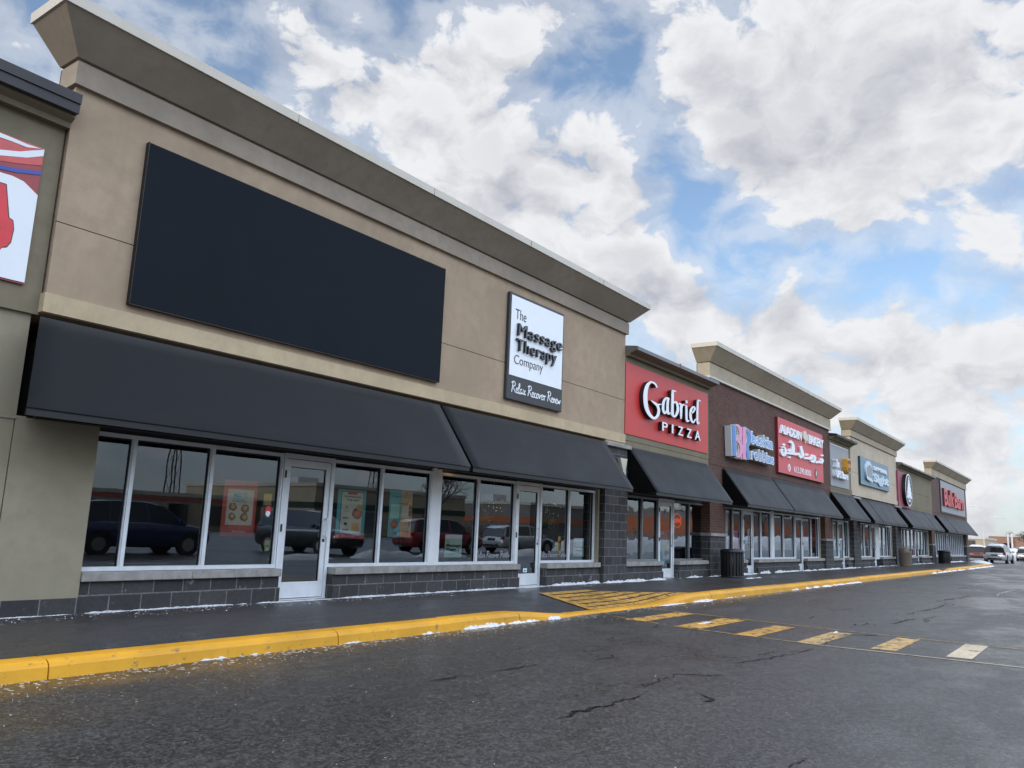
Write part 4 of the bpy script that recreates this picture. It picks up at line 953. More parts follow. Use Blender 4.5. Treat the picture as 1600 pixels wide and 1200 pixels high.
# ------------------------------------------------------------------ awnings
def awning(label, xt0, xt1, xb0=None, xb1=None, left=True, right=True, zt=3.36):
    xb0 = xt0 if xb0 is None else xb0; xb1 = xt1 if xb1 is None else xb1
    yt, yb, zb = -.295, -1.10, 2.225
    r_ = thing('awning', label, 'awning', ((xt0 + xt1) / 2, -.3, zb), 'black awnings over the shop fronts')
    f = MB(); n = 24; rows = []
    for i in range(n + 1):
        u = i / n; a = xt0 + (xt1 - xt0) * u; b = xb0 + (xb1 - xb0) * u; row = []
        for k in range(7):
            t = k / 6; sag = -.006 * math.sin(t * math.pi) * (1 + .6 * math.sin(a * 2.4))
            row.append((a + (b - a) * t, yt + (yb - yt) * t + sag * .8, zt + (zb - zt) * t + sag))
        row.append((b, yb, zb - .012)); rows.append(row)
    m = 8
    f.add([p for r2 in rows for p in r2], [(i * m + j, i * m + j + 1, (i + 1) * m + j + 1, (i + 1) * m + j) for i in range(n) for j in range(m - 1)], True)
    o = f.build('fabric', 'awning', r_)
    so_ = o.modifiers.new('thickness', 'SOLIDIFY'); so_.thickness = .012; so_.offset = -1
    for on, a, b, nm in ((left, xt0, xb0, 'end_shade_panel'), (right, xt1, xb1, 'end_shade_panel')):  # near-black sheets across the open ends, standing in for the shade beneath
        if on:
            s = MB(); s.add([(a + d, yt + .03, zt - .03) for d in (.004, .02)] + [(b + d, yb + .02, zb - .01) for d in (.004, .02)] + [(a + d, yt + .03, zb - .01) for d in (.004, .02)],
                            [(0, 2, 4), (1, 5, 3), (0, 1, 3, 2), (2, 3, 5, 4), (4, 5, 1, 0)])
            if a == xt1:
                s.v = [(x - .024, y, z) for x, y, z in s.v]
            s.build(nm, 'awning_end_shade', r_)
    t = MB(); t.box(xb0 + .01, xb1 - .01, yb + .014, yb + .05, zb - .085, zb - .014); t.tube((xt0 + .02, yt + .03, zb - .015), (xt1 - .02, yt + .03, zb - .015), .018, n=8)
    k = max(2, int((xt1 - xt0) / 1.8) + 1)
    for i in range(k):
        u = .015 + .97 * i / (k - 1); a = xt0 + (xt1 - xt0) * u; b = xb0 + (xb1 - xb0) * u
        t.tube((a, yt + .04, zb - .015), (b, yb + .04, zb - .015), .014, n=6); t.tube((a, yt + .02, zt - .06), (b, yb + .04, zb), .014, n=6)
    t.build('frame', 'black', r_)
    return r_
awning('longest charcoal awning, left of the seam beneath the blank dark sign', 4.06, 11.02, 3.72, 11.02, right=False)
awning('charcoal awning over the massage clinic windows, between the long awning and the pizza shop', 11.095, 17.13)
awning('charcoal awning over the pizza shop, below its red sign', 18.36, 23.46)
awning('left charcoal awning on the brick shop, under the pink and blue sign', 24.75, 29.335, right=False)
awning('right charcoal awning on the brick shop, under the salmon red sign', 29.37, 36.1, left=False)
awning('short single charcoal awning under the grey parcel sign', 37.28, 41.1)
awning('narrow strip of charcoal awning at the left end of the cream shop', 41.98, 43.75, right=False)
awning('wide charcoal awning under the slate blue oval sign', 43.79, 49.95, left=False)
awning('wide grey awning under the round evergreen sign', 51.45, 59.4, right=False)
awning('narrow grey awning on the olive shop, just left of the last shop', 59.44, 62.9, left=False)
awning('narrow grey awning at the left end of the last shop', 64.65, 68.5, right=False)
awning('wide grey awning at the far right end of the row', 68.54, 80.8, left=False)

# ------------------------------------------------------------------ signs
YW = YF                                                   # wall face
# blank dark panel
s = thing('blank_sign', 'huge blank dark navy panel on the tan stucco wall', 'sign', (8, YW, 4.8))
p = MB(); p.bbox(5.05, 10.94, YW - .075, YW - .012, 3.768, 5.925, .006); o = p.build('panel', 'navy', s)
p = MB(); p.box(5.045, 5.053, YW - .08, YW - .002, 3.762, 5.93); p.box(5.045, 10.945, YW - .08, YW - .002, 3.755, 3.766); p.box(10.938, 10.945, YW - .08, YW - .002, 3.762, 5.93); p.build('edge_trim', 'black', s)

# red and white sign on the left unit, only its right end is in view
s = thing('shop_sign', 'red and white sign with a blue stripe at the left edge', 'sign', (2.6, -.17, 4.5))
yp = -.20
def flat(mb, poly, y): mb.prism(poly, y, y + .004); return mb
MB().box(1.3, 3.872, yp, -.172, 3.70, 5.36).build('panel', 'red_deep', s)
flat(MB(), [(1.3, 5.12), (3.40, 5.11), (3.62, 5.185), (3.872, 5.265), (3.872, 5.36), (3.70, 5.36), (1.3, 5.36)], yp - .003).build('print', 'red_mid', s)
flat(MB(), [(3.2, 5.01), (3.42, 5.03), (3.6, 5.07), (3.872, 5.15), (3.872, 5.26), (3.70, 5.18), (3.406, 5.087), (3.2, 5.05)], yp - .006).build('print', 'red_mid', s)
flat(MB(), [(1.3, 5.20), (3.377, 5.30), (3.527, 5.304), (3.682, 5.30), (3.835, 5.345), (3.677, 5.338), (3.521, 5.348), (3.37, 5.352), (1.3, 5.36)], yp - .009).build('print', 'sky_white', s)
flat(MB(), [(1.3, 5.00), (3.406, 5.087), (3.699, 5.178), (3.872, 5.268), (3.872, 5.35), (3.615, 5.219), (3.397, 5.152), (1.3, 5.08)], yp - .009).build('print', 'sky_white', s)
flat(MB(), [(1.3, 4.86), (3.428, 4.935), (3.605, 4.96), (3.872, 5.032), (3.872, 5.078), (3.598, 5.009), (3.421, 4.981), (1.3, 4.92)], yp - .009).build('print', 'blue_print', s)
flat(MB(), [(1.3, 3.702), (3.872, 3.722), (3.872, 4.779), (3.707, 4.886), (3.582, 4.907), (3.433, 4.899), (1.3, 4.85)], yp - .012).build('print', 'sky_white', s)
flat(MB(), [(3.0, 4.80), (3.448, 4.79), (3.538, 4.79), (3.616, 4.42), (3.661, 4.40), (3.683, 4.30), (3.673, 4.14), (3.638, 4.07), (3.59, 4.05), (3.555, 3.99), (3.0, 3.95)], yp - .014).build('print', 'p_ink', s)
flat(MB(), [(3.0, 4.785), (3.448, 4.778), (3.528, 4.776), (3.604, 4.41), (3.650, 4.392), (3.672, 4.30), (3.662, 4.148), (3.634, 4.085), (3.592, 4.062), (3.556, 4.005), (3.0, 3.97)], yp - .017).build('print', 'red_vivid', s)
flat(MB(), [(3.3, 4.62), (3.491, 4.477), (3.525, 4.319), (3.54, 4.256), (3.527, 4.218), (3.3, 4.22)], yp - .020).build('print', 'p_ink', s)

# massage clinic sign
s = thing('shop_sign', 'tall white sign with raised charcoal massage therapy letters', 'sign', (14, YW, 4.9))
MB().bbox(13.0, 15.10, YW - .085, YW - .005, 3.785, 6.045, .012).build('frame', 'charcoal', s)
MB().box(13.055, 15.045, YW - .093, YW - .08, 4.29, 5.985).build('face', 'white', s)
yf = YW - .093
l = MB(); text(l, 'The', 13.20, 13.585, 5.50, 5.735, yf - .008, yf - .0005, -.012); text(l, 'Company', 13.205, 14.27, 4.55, 4.755, yf - .008, yf - .0005, -.012); l.build('flat_lettering', 'p_ink', s)
for word, x0, x1, z0, z1 in (('Massage', 13.25, 14.96, 5.15, 5.43), ('Therapy', 13.22, 14.75, 4.825, 5.10)):
    l = MB(); text(l, word, x0, x1, z0, z1, yf - .055, yf - .008, .0, .04, 1.10); l.build('raised_lettering', 'black', s)
    l = MB(); text(l, word, x0 + .012, x1 - .012, z0 + .006, z1 - .006, yf - .061, yf - .0555, -.002, .04, 1.10); l.build('letter_face', 'letter_grey', s)
l = MB(); script(l, 'Relax Recover Renew', 13.17, 15.03, 3.945, .225, YW - .093, YW - .086, .020); l.build('script_lettering', 'white', s)

# pizza sign
s = thing('shop_sign', 'red panel with large white raised pizza shop name', 'sign', (21, YW, 4.6))
MB().box(18.21, 23.56, YW - .022, YW - .001, 3.685, 5.55).build('panel', 'red', s)
yf, yb = -.40, YW - .035
body = MB(); face = MB()
for i, rows in enumerate(GABRIEL):
    d = (i % 5) * .0015; body.ribbon(rows, yf + .006 + d, yb + d); face.ribbon(rows, yf - .004 - d, yf + .0055 + d)
body.build('letter_return', 'black', s); face.build('letter_face', 'white', s)
for ch, x0, x1, z0, z1 in (('P', 20.10, 20.44, 3.985, 4.235), ('I', 20.71, 20.81, 3.985, 4.24), ('Z', 21.12, 21.47, 3.985, 4.25), ('Z', 21.72, 22.06, 3.985, 4.26), ('A', 22.30, 22.70, 3.985, 4.27)):
    body = MB(); face = MB(); text(body, ch, x0, x1, z0, z1, yf + .006, yb, .012); text(face, ch, x0, x1, z0, z1, yf - .004, yf + .0055, .012)
    body.build('letter_return', 'black', s); face.build('letter_face', 'white', s)

# ice cream shop sign
s = thing('shop_sign', 'pink and blue raised ice cream shop letters on brown brick', 'sign', (27, YW, 4.3))
yf, yb = -.50, YW - .03
b1 = MB()
for i, rows in enumerate(BR_WHITE): b1.ribbon(rows, yf + .012 + (i % 6) * .0014, yb + (i % 6) * .0014)
for word, x0, x1, z0, z1 in (('baskin', 26.80, 29.02, 4.36, 4.78), ('robbins', 26.76, 29.12, 3.83, 4.22)):
    text(b1, word, x0, x1, z0, z1, yf + .012, yb, .048, 0, 1.12)
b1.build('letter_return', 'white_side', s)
b2 = MB(); b3 = MB(); b4 = MB()
for i, rows in enumerate(BR_BLUE): b2.ribbon(rows, yf - .006 - i * .0014, yf + .0108)
for i, rows in enumerate(BR_PINK): b3.ribbon(rows, yf - .010 - i * .0014, yf + .0106)
for word, x0, x1, z0, z1 in (('baskin', 26.84, 28.98, 4.37, 4.77), ('robbins', 26.80, 29.08, 3.84, 4.21)):
    text(b4, word, x0, x1, z0, z1, yf - .002, yf + .0112, .006, 0, 1.12)
b2.build('letter_face', 'br_blue', s); b3.build('letter_face', 'br_pink', s); b4.build('letter_face', 'br_pale', s)
for word, x0, x1, z0, z1 in (('baskin', 26.80, 29.02, 4.36, 4.78), ('robbins', 26.76, 29.12, 3.83, 4.22)):
    l = MB(); text(l, word, x0, x1, z0, z1, yf + .002, yf + .0116, .046, 0, 1.12); l.build('letter_border', 'white', s)

# bakery sign
s = thing('shop_sign', 'square salmon red bakery sign with white raised letters', 'sign', (33, YW, 4.6))
MB().box(30.03, 36.0, -.35, YW - .002, 3.635, 5.71).build('cabinet', 'red_dark', s)
MB().box(30.04, 35.99, -.358, -.345, 3.645, 5.70).build('face', 'red2', s)
l = MB(); text(l, 'ALADDIN', 30.12, 32.72, 5.115, 5.445, -.44, -.359, .03); text(l, 'BAKERY', 33.72, 35.86, 5.11, 5.47, -.44, -.359, .03)
for i, rows in enumerate(ARABIC): l.ribbon(rows, -.425 - (i % 5) * .0015, -.359)
l.build('raised_lettering', 'white', s)
fl = MB(); fl.disc((33.28, 5.40), .16, -.43, -.359, 14); fl.disc((33.10, 5.32), .14, -.432, -.36, 14); fl.disc((33.47, 5.30), .14, -.434, -.361, 14); fl.prism([(33.2, 5.2), (33.36, 5.2), (33.31, 5.05), (33.22, 5.05)], -.436, -.362); fl.disc((33.28, 5.24), .13, -.438, -.363, 14); fl.build('emblem', 'p_cream', s)
l = MB(); text(l, '613.590.8000', 31.91, 34.16, 3.785, 4.035, -.364, -.3582, .0); l.build('flat_lettering', 'white', s)
def leaf(cx, cz, w, h, y, mat):
    mb = MB(); mb.prism([(cx + w * math.sin(t * math.pi) * (.5 if t <= 1 else 0), cz - h / 2 + h * t) for t in [i / 8 for i in range(9)]] + [(cx - w * math.sin(t * math.pi) * .5, cz - h / 2 + h * t) for t in [1 - i / 8 for i in range(1, 8)]], y, -.3582)
    mb.build('emblem', mat, s)
leaf(31.30, 3.90, .34, .32, -.364, 'white'); leaf(31.26, 3.90, .12, .20, -.367, 'red2'); leaf(34.87, 3.95, .42, .44, -.364, 'p_ink'); leaf(34.92, 3.96, .10, .26, -.367, 'white')

# parcel shop sign
s = thing('shop_sign', 'grey panel with white raised letters and a gold shield', 'sign', (39.2, YW, 4.6))
MB().box(37.47, 40.68, YW - .03, YW - .001, 3.64, 5.515).build('panel', 'grey_panel', s)
MB().box(37.47, 40.68, YW - .036, YW - .001, 5.50, 5.53).build('edge_trim', 'white', s)
l = MB(); text(l, 'The', 37.75, 38.30, 4.50, 4.83, -.46, YW - .03, .03); text(l, 'UPS Store', 37.75, 39.78, 4.03, 4.36, -.46, YW - .03, .03); l.build('raised_lettering', 'white', s)
SH = [(39.45, 4.98), (39.62, 5.03), (39.85, 5.045), (40.08, 5.03), (40.24, 4.98), (40.24, 4.60), (40.16, 4.46), (39.99, 4.37), (39.85, 4.32), (39.71, 4.37), (39.53, 4.46), (39.45, 4.60)]
MB().prism(SH, -.50, YW - .03).build('shield', 'gold', s)
MB().prism([(39.85 + (x - 39.85) * .82, 4.68 + (z - 4.68) * .84) for x, z in SH], -.506, -.4995).build('shield_field', 'umber', s)
l = MB(); text(l, 'ups', 39.56, 40.14, 4.62, 4.86, -.512, -.5055, .02); l.prism([(39.53, 4.90), (39.7, 4.94), (40.0, 4.97), (40.17, 4.96), (40.17, 4.99), (39.9, 5.01), (39.6, 4.98), (39.53, 4.95)], -.511, -.5056); l.build('shield_lettering', 'gold', s)

# slate blue sign
s = thing('shop_sign', 'slate blue sign with a pale oval emblem on cream stucco', 'sign', (46, YW, 4.7))
MB().box(42.66, 49.22, -.35, YW - .002, 4.045, 5.44).build('cabinet', 'teal_dark', s); MB().box(42.68, 49.20, -.357, -.345, 4.06, 5.43).build('face', 'teal', s)
em = MB(); em.disc((44.2, 4.80), .50, -.44, -.357, 28, 1.45); em.build('emblem', 'pale_blue', s)
em = MB(); em.disc((44.24, 4.80), .42, -.446, -.4395, 28, 1.45); em.build('emblem_field', 'grey_panel', s)
em = MB(); pen_ribbon(em, [(43.75, 4.98), (43.95, 5.12), (44.25, 5.16), (44.55, 5.10), (44.7, 4.98)], .10, -.454, -.4455); em.prism([(43.45, 4.42), (43.6, 4.50), (44.3, 4.44), (44.85, 4.36), (44.75, 4.24), (44.2, 4.30), (43.6, 4.34)], -.47, -.4456); em.build('emblem_mark', 'pale_blue', s)
l = MB(); text(l, 'SUMMERHILL', 45.3, 48.55, 4.955, 5.17, -.43, -.357, .02); l.build('raised_lettering', 'white', s); l = MB(); text(l, 'Sight', 45.15, 48.85, 4.36, 4.78, -.43, -.357, .05); l.build('raised_lettering', 'pale_blue', s)

# evergreen sign
s = thing('shop_sign', 'maroon panel with a white evergreen on a black oval', 'sign', (53.5, YW, 4.4))
MB().box(51.75, 55.4, -.35, YW - .002, 3.37, 5.45).build('panel', 'maroon', s)
em = MB(); em.disc((53.72, 4.42), .97, -.56, -.352, 28, 1.08); em.build('emblem_disc', 'black', s)
em = MB(); em.disc((53.72, 4.42), .965, -.575, -.5615, 32, 1.08); em.build('emblem_rim', 'white', s); em = MB(); em.disc((53.72, 4.42), .90, -.580, -.5745, 32, 1.08); em.build('emblem_field', 'black', s)
tr = [(53.72, 5.24), (53.86, 5.08), (53.80, 5.07), (54.00, 4.90), (53.90, 4.89), (54.14, 4.70), (54.02, 4.69), (54.28, 4.48), (54.14, 4.47), (54.42, 4.22), (54.24, 4.21), (54.52, 3.94), (54.0, 3.90), (54.0, 3.72), (53.44, 3.72), (53.44, 3.90)]
tr = tr + [(107.44 - x, z) for x, z in tr[11:0:-1]]
em = MB(); em.prism(tr, -.592, -.5795); em.build('tree_emblem', 'white', s)
em = MB(); em.prism([(53.42, 3.98), (53.72, 3.78), (54.02, 3.98), (53.92, 3.99), (53.72, 3.87), (53.52, 3.99)], -.598, -.5915); em.build('emblem_mark', 'black', s)

# bulk food sign
s = thing('shop_sign', 'grey panel with red raised letters at the far end of the row', 'sign', (74.5, YW, 4.9))
MB().box(67.2, 80.0, YW - .05, YW - .001, 3.62, 6.02).build('frame', 'black', s); MB().box(67.5, 79.95, YW - .06, YW - .045, 3.72, 5.99).build('panel', 'grey_panel', s)
l = MB(); text(l, 'Bulk', 67.95, 72.7, 4.22, 5.48, -.46, -.312, .03); text(l, 'Barn', 73.0, 78.2, 4.24, 5.42, -.46, -.312, .03); l.build('letter_return', 'red_dark', s)
l = MB(); text(l, 'Bulk', 67.95, 72.7, 4.22, 5.48, -.468, -.461, .03); text(l, 'Barn', 73.0, 78.2, 4.24, 5.42, -.468, -.461, .03); l.build('letter_face', 'red2', s)

# ------------------------------------------------------------------ things in and under the windows
YP = .062                                                 # posters hang just inside the glass
def rect(mb, x0, x1, z0, z1, y): mb.box(x0, x1, y, y + .0015, z0, z1); return mb
def poster(label, x0, x1, z0, z1, sheet_mat, y=YP, tilt=0.0):
    p = thing('poster', label, 'poster', ((x0 + x1) / 2, y, z0), 'posters in the shop windows')
    MB().box(x0, x1, y, y + .003, z0, z1).build('sheet', sheet_mat, p)
    def pr(mat, *rects, n=1):
        mb = MB()
        for r_ in rects: rect(mb, x0 + (x1 - x0) * r_[0], x0 + (x1 - x0) * r_[1], z0 + (z1 - z0) * r_[2], z0 + (z1 - z0) * r_[3], y - .002 * n)
        mb.build('print', mat, p)
    def tx(s, mat, a, b, c, d, n=2, bold=.02):
        mb = MB(); text(mb, s, x0 + (x1 - x0) * a, x0 + (x1 - x0) * b, z0 + (z1 - z0) * c, z0 + (z1 - z0) * d, y - .002 * n, y - .002 * n + .0015, bold); mb.build('print', mat, p)
    def blob(mat, *cs, n=2):
        mb = MB()
        for (cx, cz, r_, sx) in cs:
            k = 11; mb.prism([(x0 + (x1 - x0) * cx + r_ * sx * math.cos(6.283 * i / k) * random.uniform(.8, 1.1), z0 + (z1 - z0) * cz + r_ * math.sin(6.283 * i / k) * random.uniform(.8, 1.1)) for i in range(k)], y - .002 * n - random.uniform(0, .0006), y - .002 * n + .0015)
        mb.build('print', mat, p)
    return p, pr, tx, blob
p, pr, tx, bl = poster('red poster with four round snacks on a cream card', 6.94, 7.51, .92, 1.71, 'red_mid')
pr('p_cream', (.12, .90, .20, .84)); tx('MELTS', 'p_teal', .30, .70, .70, .78); tx('DEAL', 'p_teal', .28, .70, .61, .68)
bl('p_brown', (.30, .52, .062, 1.1), (.66, .50, .066, 1.1), (.30, .35, .060, 1.0), (.66, .34, .066, 1.1)); bl('p_tan', (.30, .53, .034, 1.1), (.66, .51, .036, 1.1), (.30, .36, .030, 1), (.67, .35, .034, 1.2), n=3)
pr('red_deep', (.0, 1.0, .88, .90), (.0, 1.0, 0.0, .06)); tx('burritos', 'p_cream', .34, .72, .07, .115)
p, pr, tx, bl = poster('teal poster with a white phone screen, to the right of the left glass door', 9.07, 9.70, .95, 1.71, 'p_teal')
pr('red_vivid', (-.04, 1.0, -.04, .05)); pr('red_deep', (.12, .90, .06, .96)); pr('p_cream', (.14, .88, .07, .945), n=2)
tx('DOWNLOAD', 'p_ink', .22, .82, .83, .87, 3); tx('THE APP', 'p_ink', .30, .74, .76, .80, 3)
bl('p_brown', (.70, .50, .10, 1.2), n=3); bl('p_tan', (.78, .63, .06, 1.3), n=3); bl('p_orange', (.70, .50, .05, 1.3), n=4); pr('p_tan', (.54, .80, .12, .30), n=3); pr('p_brown', (.22, .42, .38, .41), (.22, .42, .13, .16), n=3); pr('red_vivid', (.34, .66, .90, .95), n=3)
bl('p_gold', (.32, .62, .028, 1.1), n=3); bl('p_ink', (.32, .27, .026, 1.5), n=3); pr('p_teal', (.22, .42, .53, .55), n=3); tx('FREE FOOD', 'p_cream', .22, .66, -.01, .03, 2)
p, pr, tx, bl = poster('half teal, half tan menu poster, just left of the wide aluminium mullion', 10.26, 10.84, .955, 1.765, 'p_teal')
pr('p_tan', (.50, 1.0, 0.0, 1.0)); pr('p_gold', (.50, .88, .04, .38), n=2); pr('p_cream', (.54, .84, .42, .66), n=2); pr('p_mint', (.06, .44, .40, .70), n=2); pr('p_brown', (.40, .82, .71, .735), n=3)
bl('p_brown', (.26, .27, .085, 1.3), (.92, .66, .05, .8), (.92, .52, .05, .8), (.90, .30, .05, .8)); bl('p_orange', (.24, .28, .045, 1.3), n=3); tx('Fresh lunch', 'p_ink', .14, .92, .85, .90, 3, -.01)
for k, (lab, x0, x1) in enumerate([('pale mint massage clinic poster left of the right glass door', 11.80, 12.30), ('mint massage clinic poster in the last window before the block pier', 16.40, 16.86)]):
    p, pr, tx, bl = poster(lab, x0, x1, .605, 1.03, 'p_mint')
    tx('The', 'p_ink', .08, .26, .64, .74, 1, -.01); tx('Massage', 'p_ink', .08, .94, .46, .60, 1, .03); tx('Therapy', 'p_ink', .08, .88, .28, .42, 1, .03); tx('Company', 'p_green', .08, .58, .12, .20, 1, -.01); pr('sky_white', (.0, 1.0, .82, 1.0))
p, pr, tx, bl = poster('small round red and white sticker beside the left glass door', 7.635, 7.755, 1.19, 1.38, 'p_ink', .026)
bl('red_vivid', (.5, .62, .068, .8)); bl('white', (.5, .36, .045, .9), n=3)
p, pr, tx, bl = poster('tan card above the round sticker in the window by the left door', 7.63, 7.77, 1.385, 1.55, 'p_tan')
pr('p_yellow', (0, 1, .6, 1))
p, pr, tx, bl = poster('little yellow and green notice low beside the left glass door', 7.72, 7.81, .71, .87, 'p_yellow')
pr('p_green', (.1, .9, .35, .6)); pr('white', (.1, .9, .08, .3))
p, pr, tx, bl = poster('tiny white notice at the foot of the massage clinic door', 14.30, 14.44, .29, .37, 'white', .0)
pr('p_teal', (.15, .85, .2, .7))
p, pr, tx, bl = poster('red notice on the pizza shop door', 20.83, 21.50, 1.07, 1.31, 'red_vivid', .012)
tx('SLICE', 'white', .05, .45, .50, .86); tx('everyday', 'p_cream', .1, .85, .12, .3, bold=0)
p, pr, tx, bl = poster('colourful menu poster below the red notice on the pizza door', 20.83, 21.50, .42, 1.02, 'sky_white', .012)
pr('p_yellow', (.35, .8, .55, 1)); pr('p_green', (.5, .95, .40, .58)); bl('p_brown', (.62, .46, .10, 1)); pr('p_teal', (0, .3, 0, 1), (.3, 1, 0, .16))
p, pr, tx, bl = poster('tall white poster at the left end of the ice cream shop window', 25.66, 26.05, .55, 2.08, 'sky_white')
pr('br_pink', (.1, .6, .2, .35)); pr('p_tan', (0, 1, 0, .12))
p, pr, tx, bl = poster('pink poster in the second ice cream shop window', 26.32, 26.95, .62, 1.42, 'br_pink'); pr('red_mid', (.1, .6, .1, .5)); bl('white', (.4, .7, .09, 1))
p, pr, tx, bl = poster('small white accessible entry notice on the ice cream shop door', 27.75, 28.02, 1.24, 1.50, 'white', .012); bl('p_ink', (.5, .7, .05, 1), (.5, .32, .07, 1))
p, pr, tx, bl = poster('lime green poster in the bakery window right of its door', 34.0, 34.35, .95, 1.55, 'far_green2'); pr('p_yellow', (.2, .7, .2, .8))
p, pr, tx, bl = poster('red menu poster high in the last bakery window', 35.35, 36.1, .9, 1.9, 'red_deep'); pr('white', (.1, .5, .75, .78), (.1, .5, .62, .65), (.1, .5, .40, .43), (.1, .5, .25, .28)); bl('red_vivid', (.7, .45, .1, 1))
p, pr, tx, bl = poster('white notice at the foot of the last bakery window', 35.3, 35.9, .53, .68, 'white'); pr('p_ink', (.2, .8, .4, .5))
p, pr, tx, bl = poster('tall green and teal poster in the parcel shop window', 38.62, 39.32, .55, 2.05, 'p_teal'); pr('p_green', (0, 1, .6, 1)); pr('p_cream', (.2, .8, .3, .5))
p, pr, tx, bl = poster('green poster right of the parcel shop door', 40.42, 40.95, 1.2, 2.02, 'p_green'); pr('p_yellow', (.2, .8, .1, .4))
for i, (x0, x1, z0, z1, lab) in enumerate([(42.75, 43.4, 1.6, 2.08, 'red fan of flags at the top of the first cream shop window'), (43.6, 44.3, 1.55, 2.08, 'red fan of flags at the top of the second cream shop window'), (48.0, 48.7, 1.5, 2.08, 'red fan of flags right of the cream shop door')]):
    p, pr, tx, bl = poster(lab, x0, x1, z0, z1, 'red_mid'); pr('white', (.3, .42, 0, 1), (.7, .8, 0, 1))
p, pr, tx, bl = poster('left white price card in the cream shop window', 48.05, 48.6, .95, 1.35, 'white'); pr('p_ink', (.2, .8, .6, .7))
p, pr, tx, bl = poster('right white price card in the cream shop window', 48.85, 49.5, .92, 1.32, 'white'); pr('p_ink', (.2, .8, .3, .5))
for i, (x0, x1, z0, z1, m_, lab) in enumerate([(53.0, 53.5, .9, 1.5, 'white', 'pale card in the first evergreen shop window behind the tan bin'), (54.75, 55.3, .8, 1.7, 'sky_white', 'white poster in the third evergreen shop window'), (55.7, 56.6, 1.0, 1.75, 'white', 'wide white poster in the evergreen shop window beside the red banner'), (59.2, 59.9, 1.0, 1.7, 'white', 'white poster right of the evergreen shop door'), (60.5, 61.1, .95, 1.65, 'sky_white', 'last white poster before the brown pier')]):
    p, pr, tx, bl = poster(lab, x0, x1, z0, z1, m_); pr('p_ink', (.15, .85, .55, .62), (.15, .6, .35, .40)); pr('red_mid', (.2, .5, .1, .25))
p, pr, tx, bl = poster('tall red banner in the evergreen shop window', 57.0, 57.9, .55, 2.05, 'red_mid'); pr('white', (.2, .45, .3, .5), (.6, .85, .25, .6))

# painted words low on the clinic windows
for lab, x0, x1 in (('white handwritten words low on the window left of the clinic door', 12.70, 13.82), ('white handwritten words low on the window right of the clinic door', 14.95, 16.02)):
    l = MB(); script(l, 'Relax Recover Renew', x0, x1, .60, .125, .022, .026, .013); tag(l.build('window_lettering', 'grey_panel'), lab, 'lettering', 'painted words on the clinic windows')

# neon sign
s = thing('neon_sign', 'round red neon open sign glowing in the pizza shop window', 'neon sign', (22.2, .1, 1.6))
n = MB()
ring = [(22.19 + .27 * math.cos(6.2832 * i / 28), 1.61 + .20 * math.sin(6.2832 * i / 28)) for i in range(29)]
for a, b in zip(ring[:-1], ring[1:]): n.tube((a[0], .10, a[1]), (b[0], .10, b[1]), .010, n=6, caps=False)
n.build('ring', 'neon', s); l = MB(); text(l, 'OPEN', 21.99, 22.39, 1.545, 1.675, .092, .105, .0); l.build('lettering', 'neon', s)

# lamps under the awning
s = thing('awning_lamp', 'small glowing amber lamp under the seam of the two nearest awnings', 'lamp', (11.7, -.1, 2.2))
b = MB(); b.tube((11.40, -.04, 2.29), (11.62, -.10, 2.295), .012, n=6); b.lathe([(.0, 2.335), (.06, 2.335), (.065, 2.30), (.075, 2.285), (.06, 2.285)], 11.69, -.12, 14); b.build('bracket', 'black', s); b = MB(); b.lathe([(.0, 2.262), (.03, 2.266), (.055, 2.284), (.0, 2.287)], 11.69, -.12, 12); b.build('bulb', 'lamp', s)
s = thing('flood_light', 'pale square flood light hanging under the long awning', 'lamp', (10.4, -.2, 2.3))
b = MB(); b.bbox(10.33, 10.47, -.21, -.15, 2.235, 2.33, .008); b.tube((10.40, -.18, 2.33), (10.40, -.18, 2.5), .012, n=6); b.build('housing', 'alu', s); b = MB(); b.box(10.345, 10.455, -.216, -.2095, 2.25, 2.315); b.build('lens', 'sky_white', s)
# camera dome at the end of the clinic awning, bracket plate on the pier
s = thing('wall_light', 'triangular pale wall light on the block pier behind the awning end', 'lamp', (18.0, -.3, 2.9))
b = MB(); b.add([(17.75, -.30, 3.02), (18.12, -.30, 3.02), (18.12, -.30, 2.55), (17.75, -.40, 3.02), (18.12, -.40, 3.02), (18.12, -.33, 2.55)], [(0, 1, 2), (3, 5, 4), (0, 3, 4, 1), (1, 4, 5, 2), (2, 5, 3, 0)]); b.build('housing', 'p_cream', s); b = MB(); b.box(18.14, 18.18, -.33, -.27, 2.4, 3.0); b.build('conduit', 'alu', s)
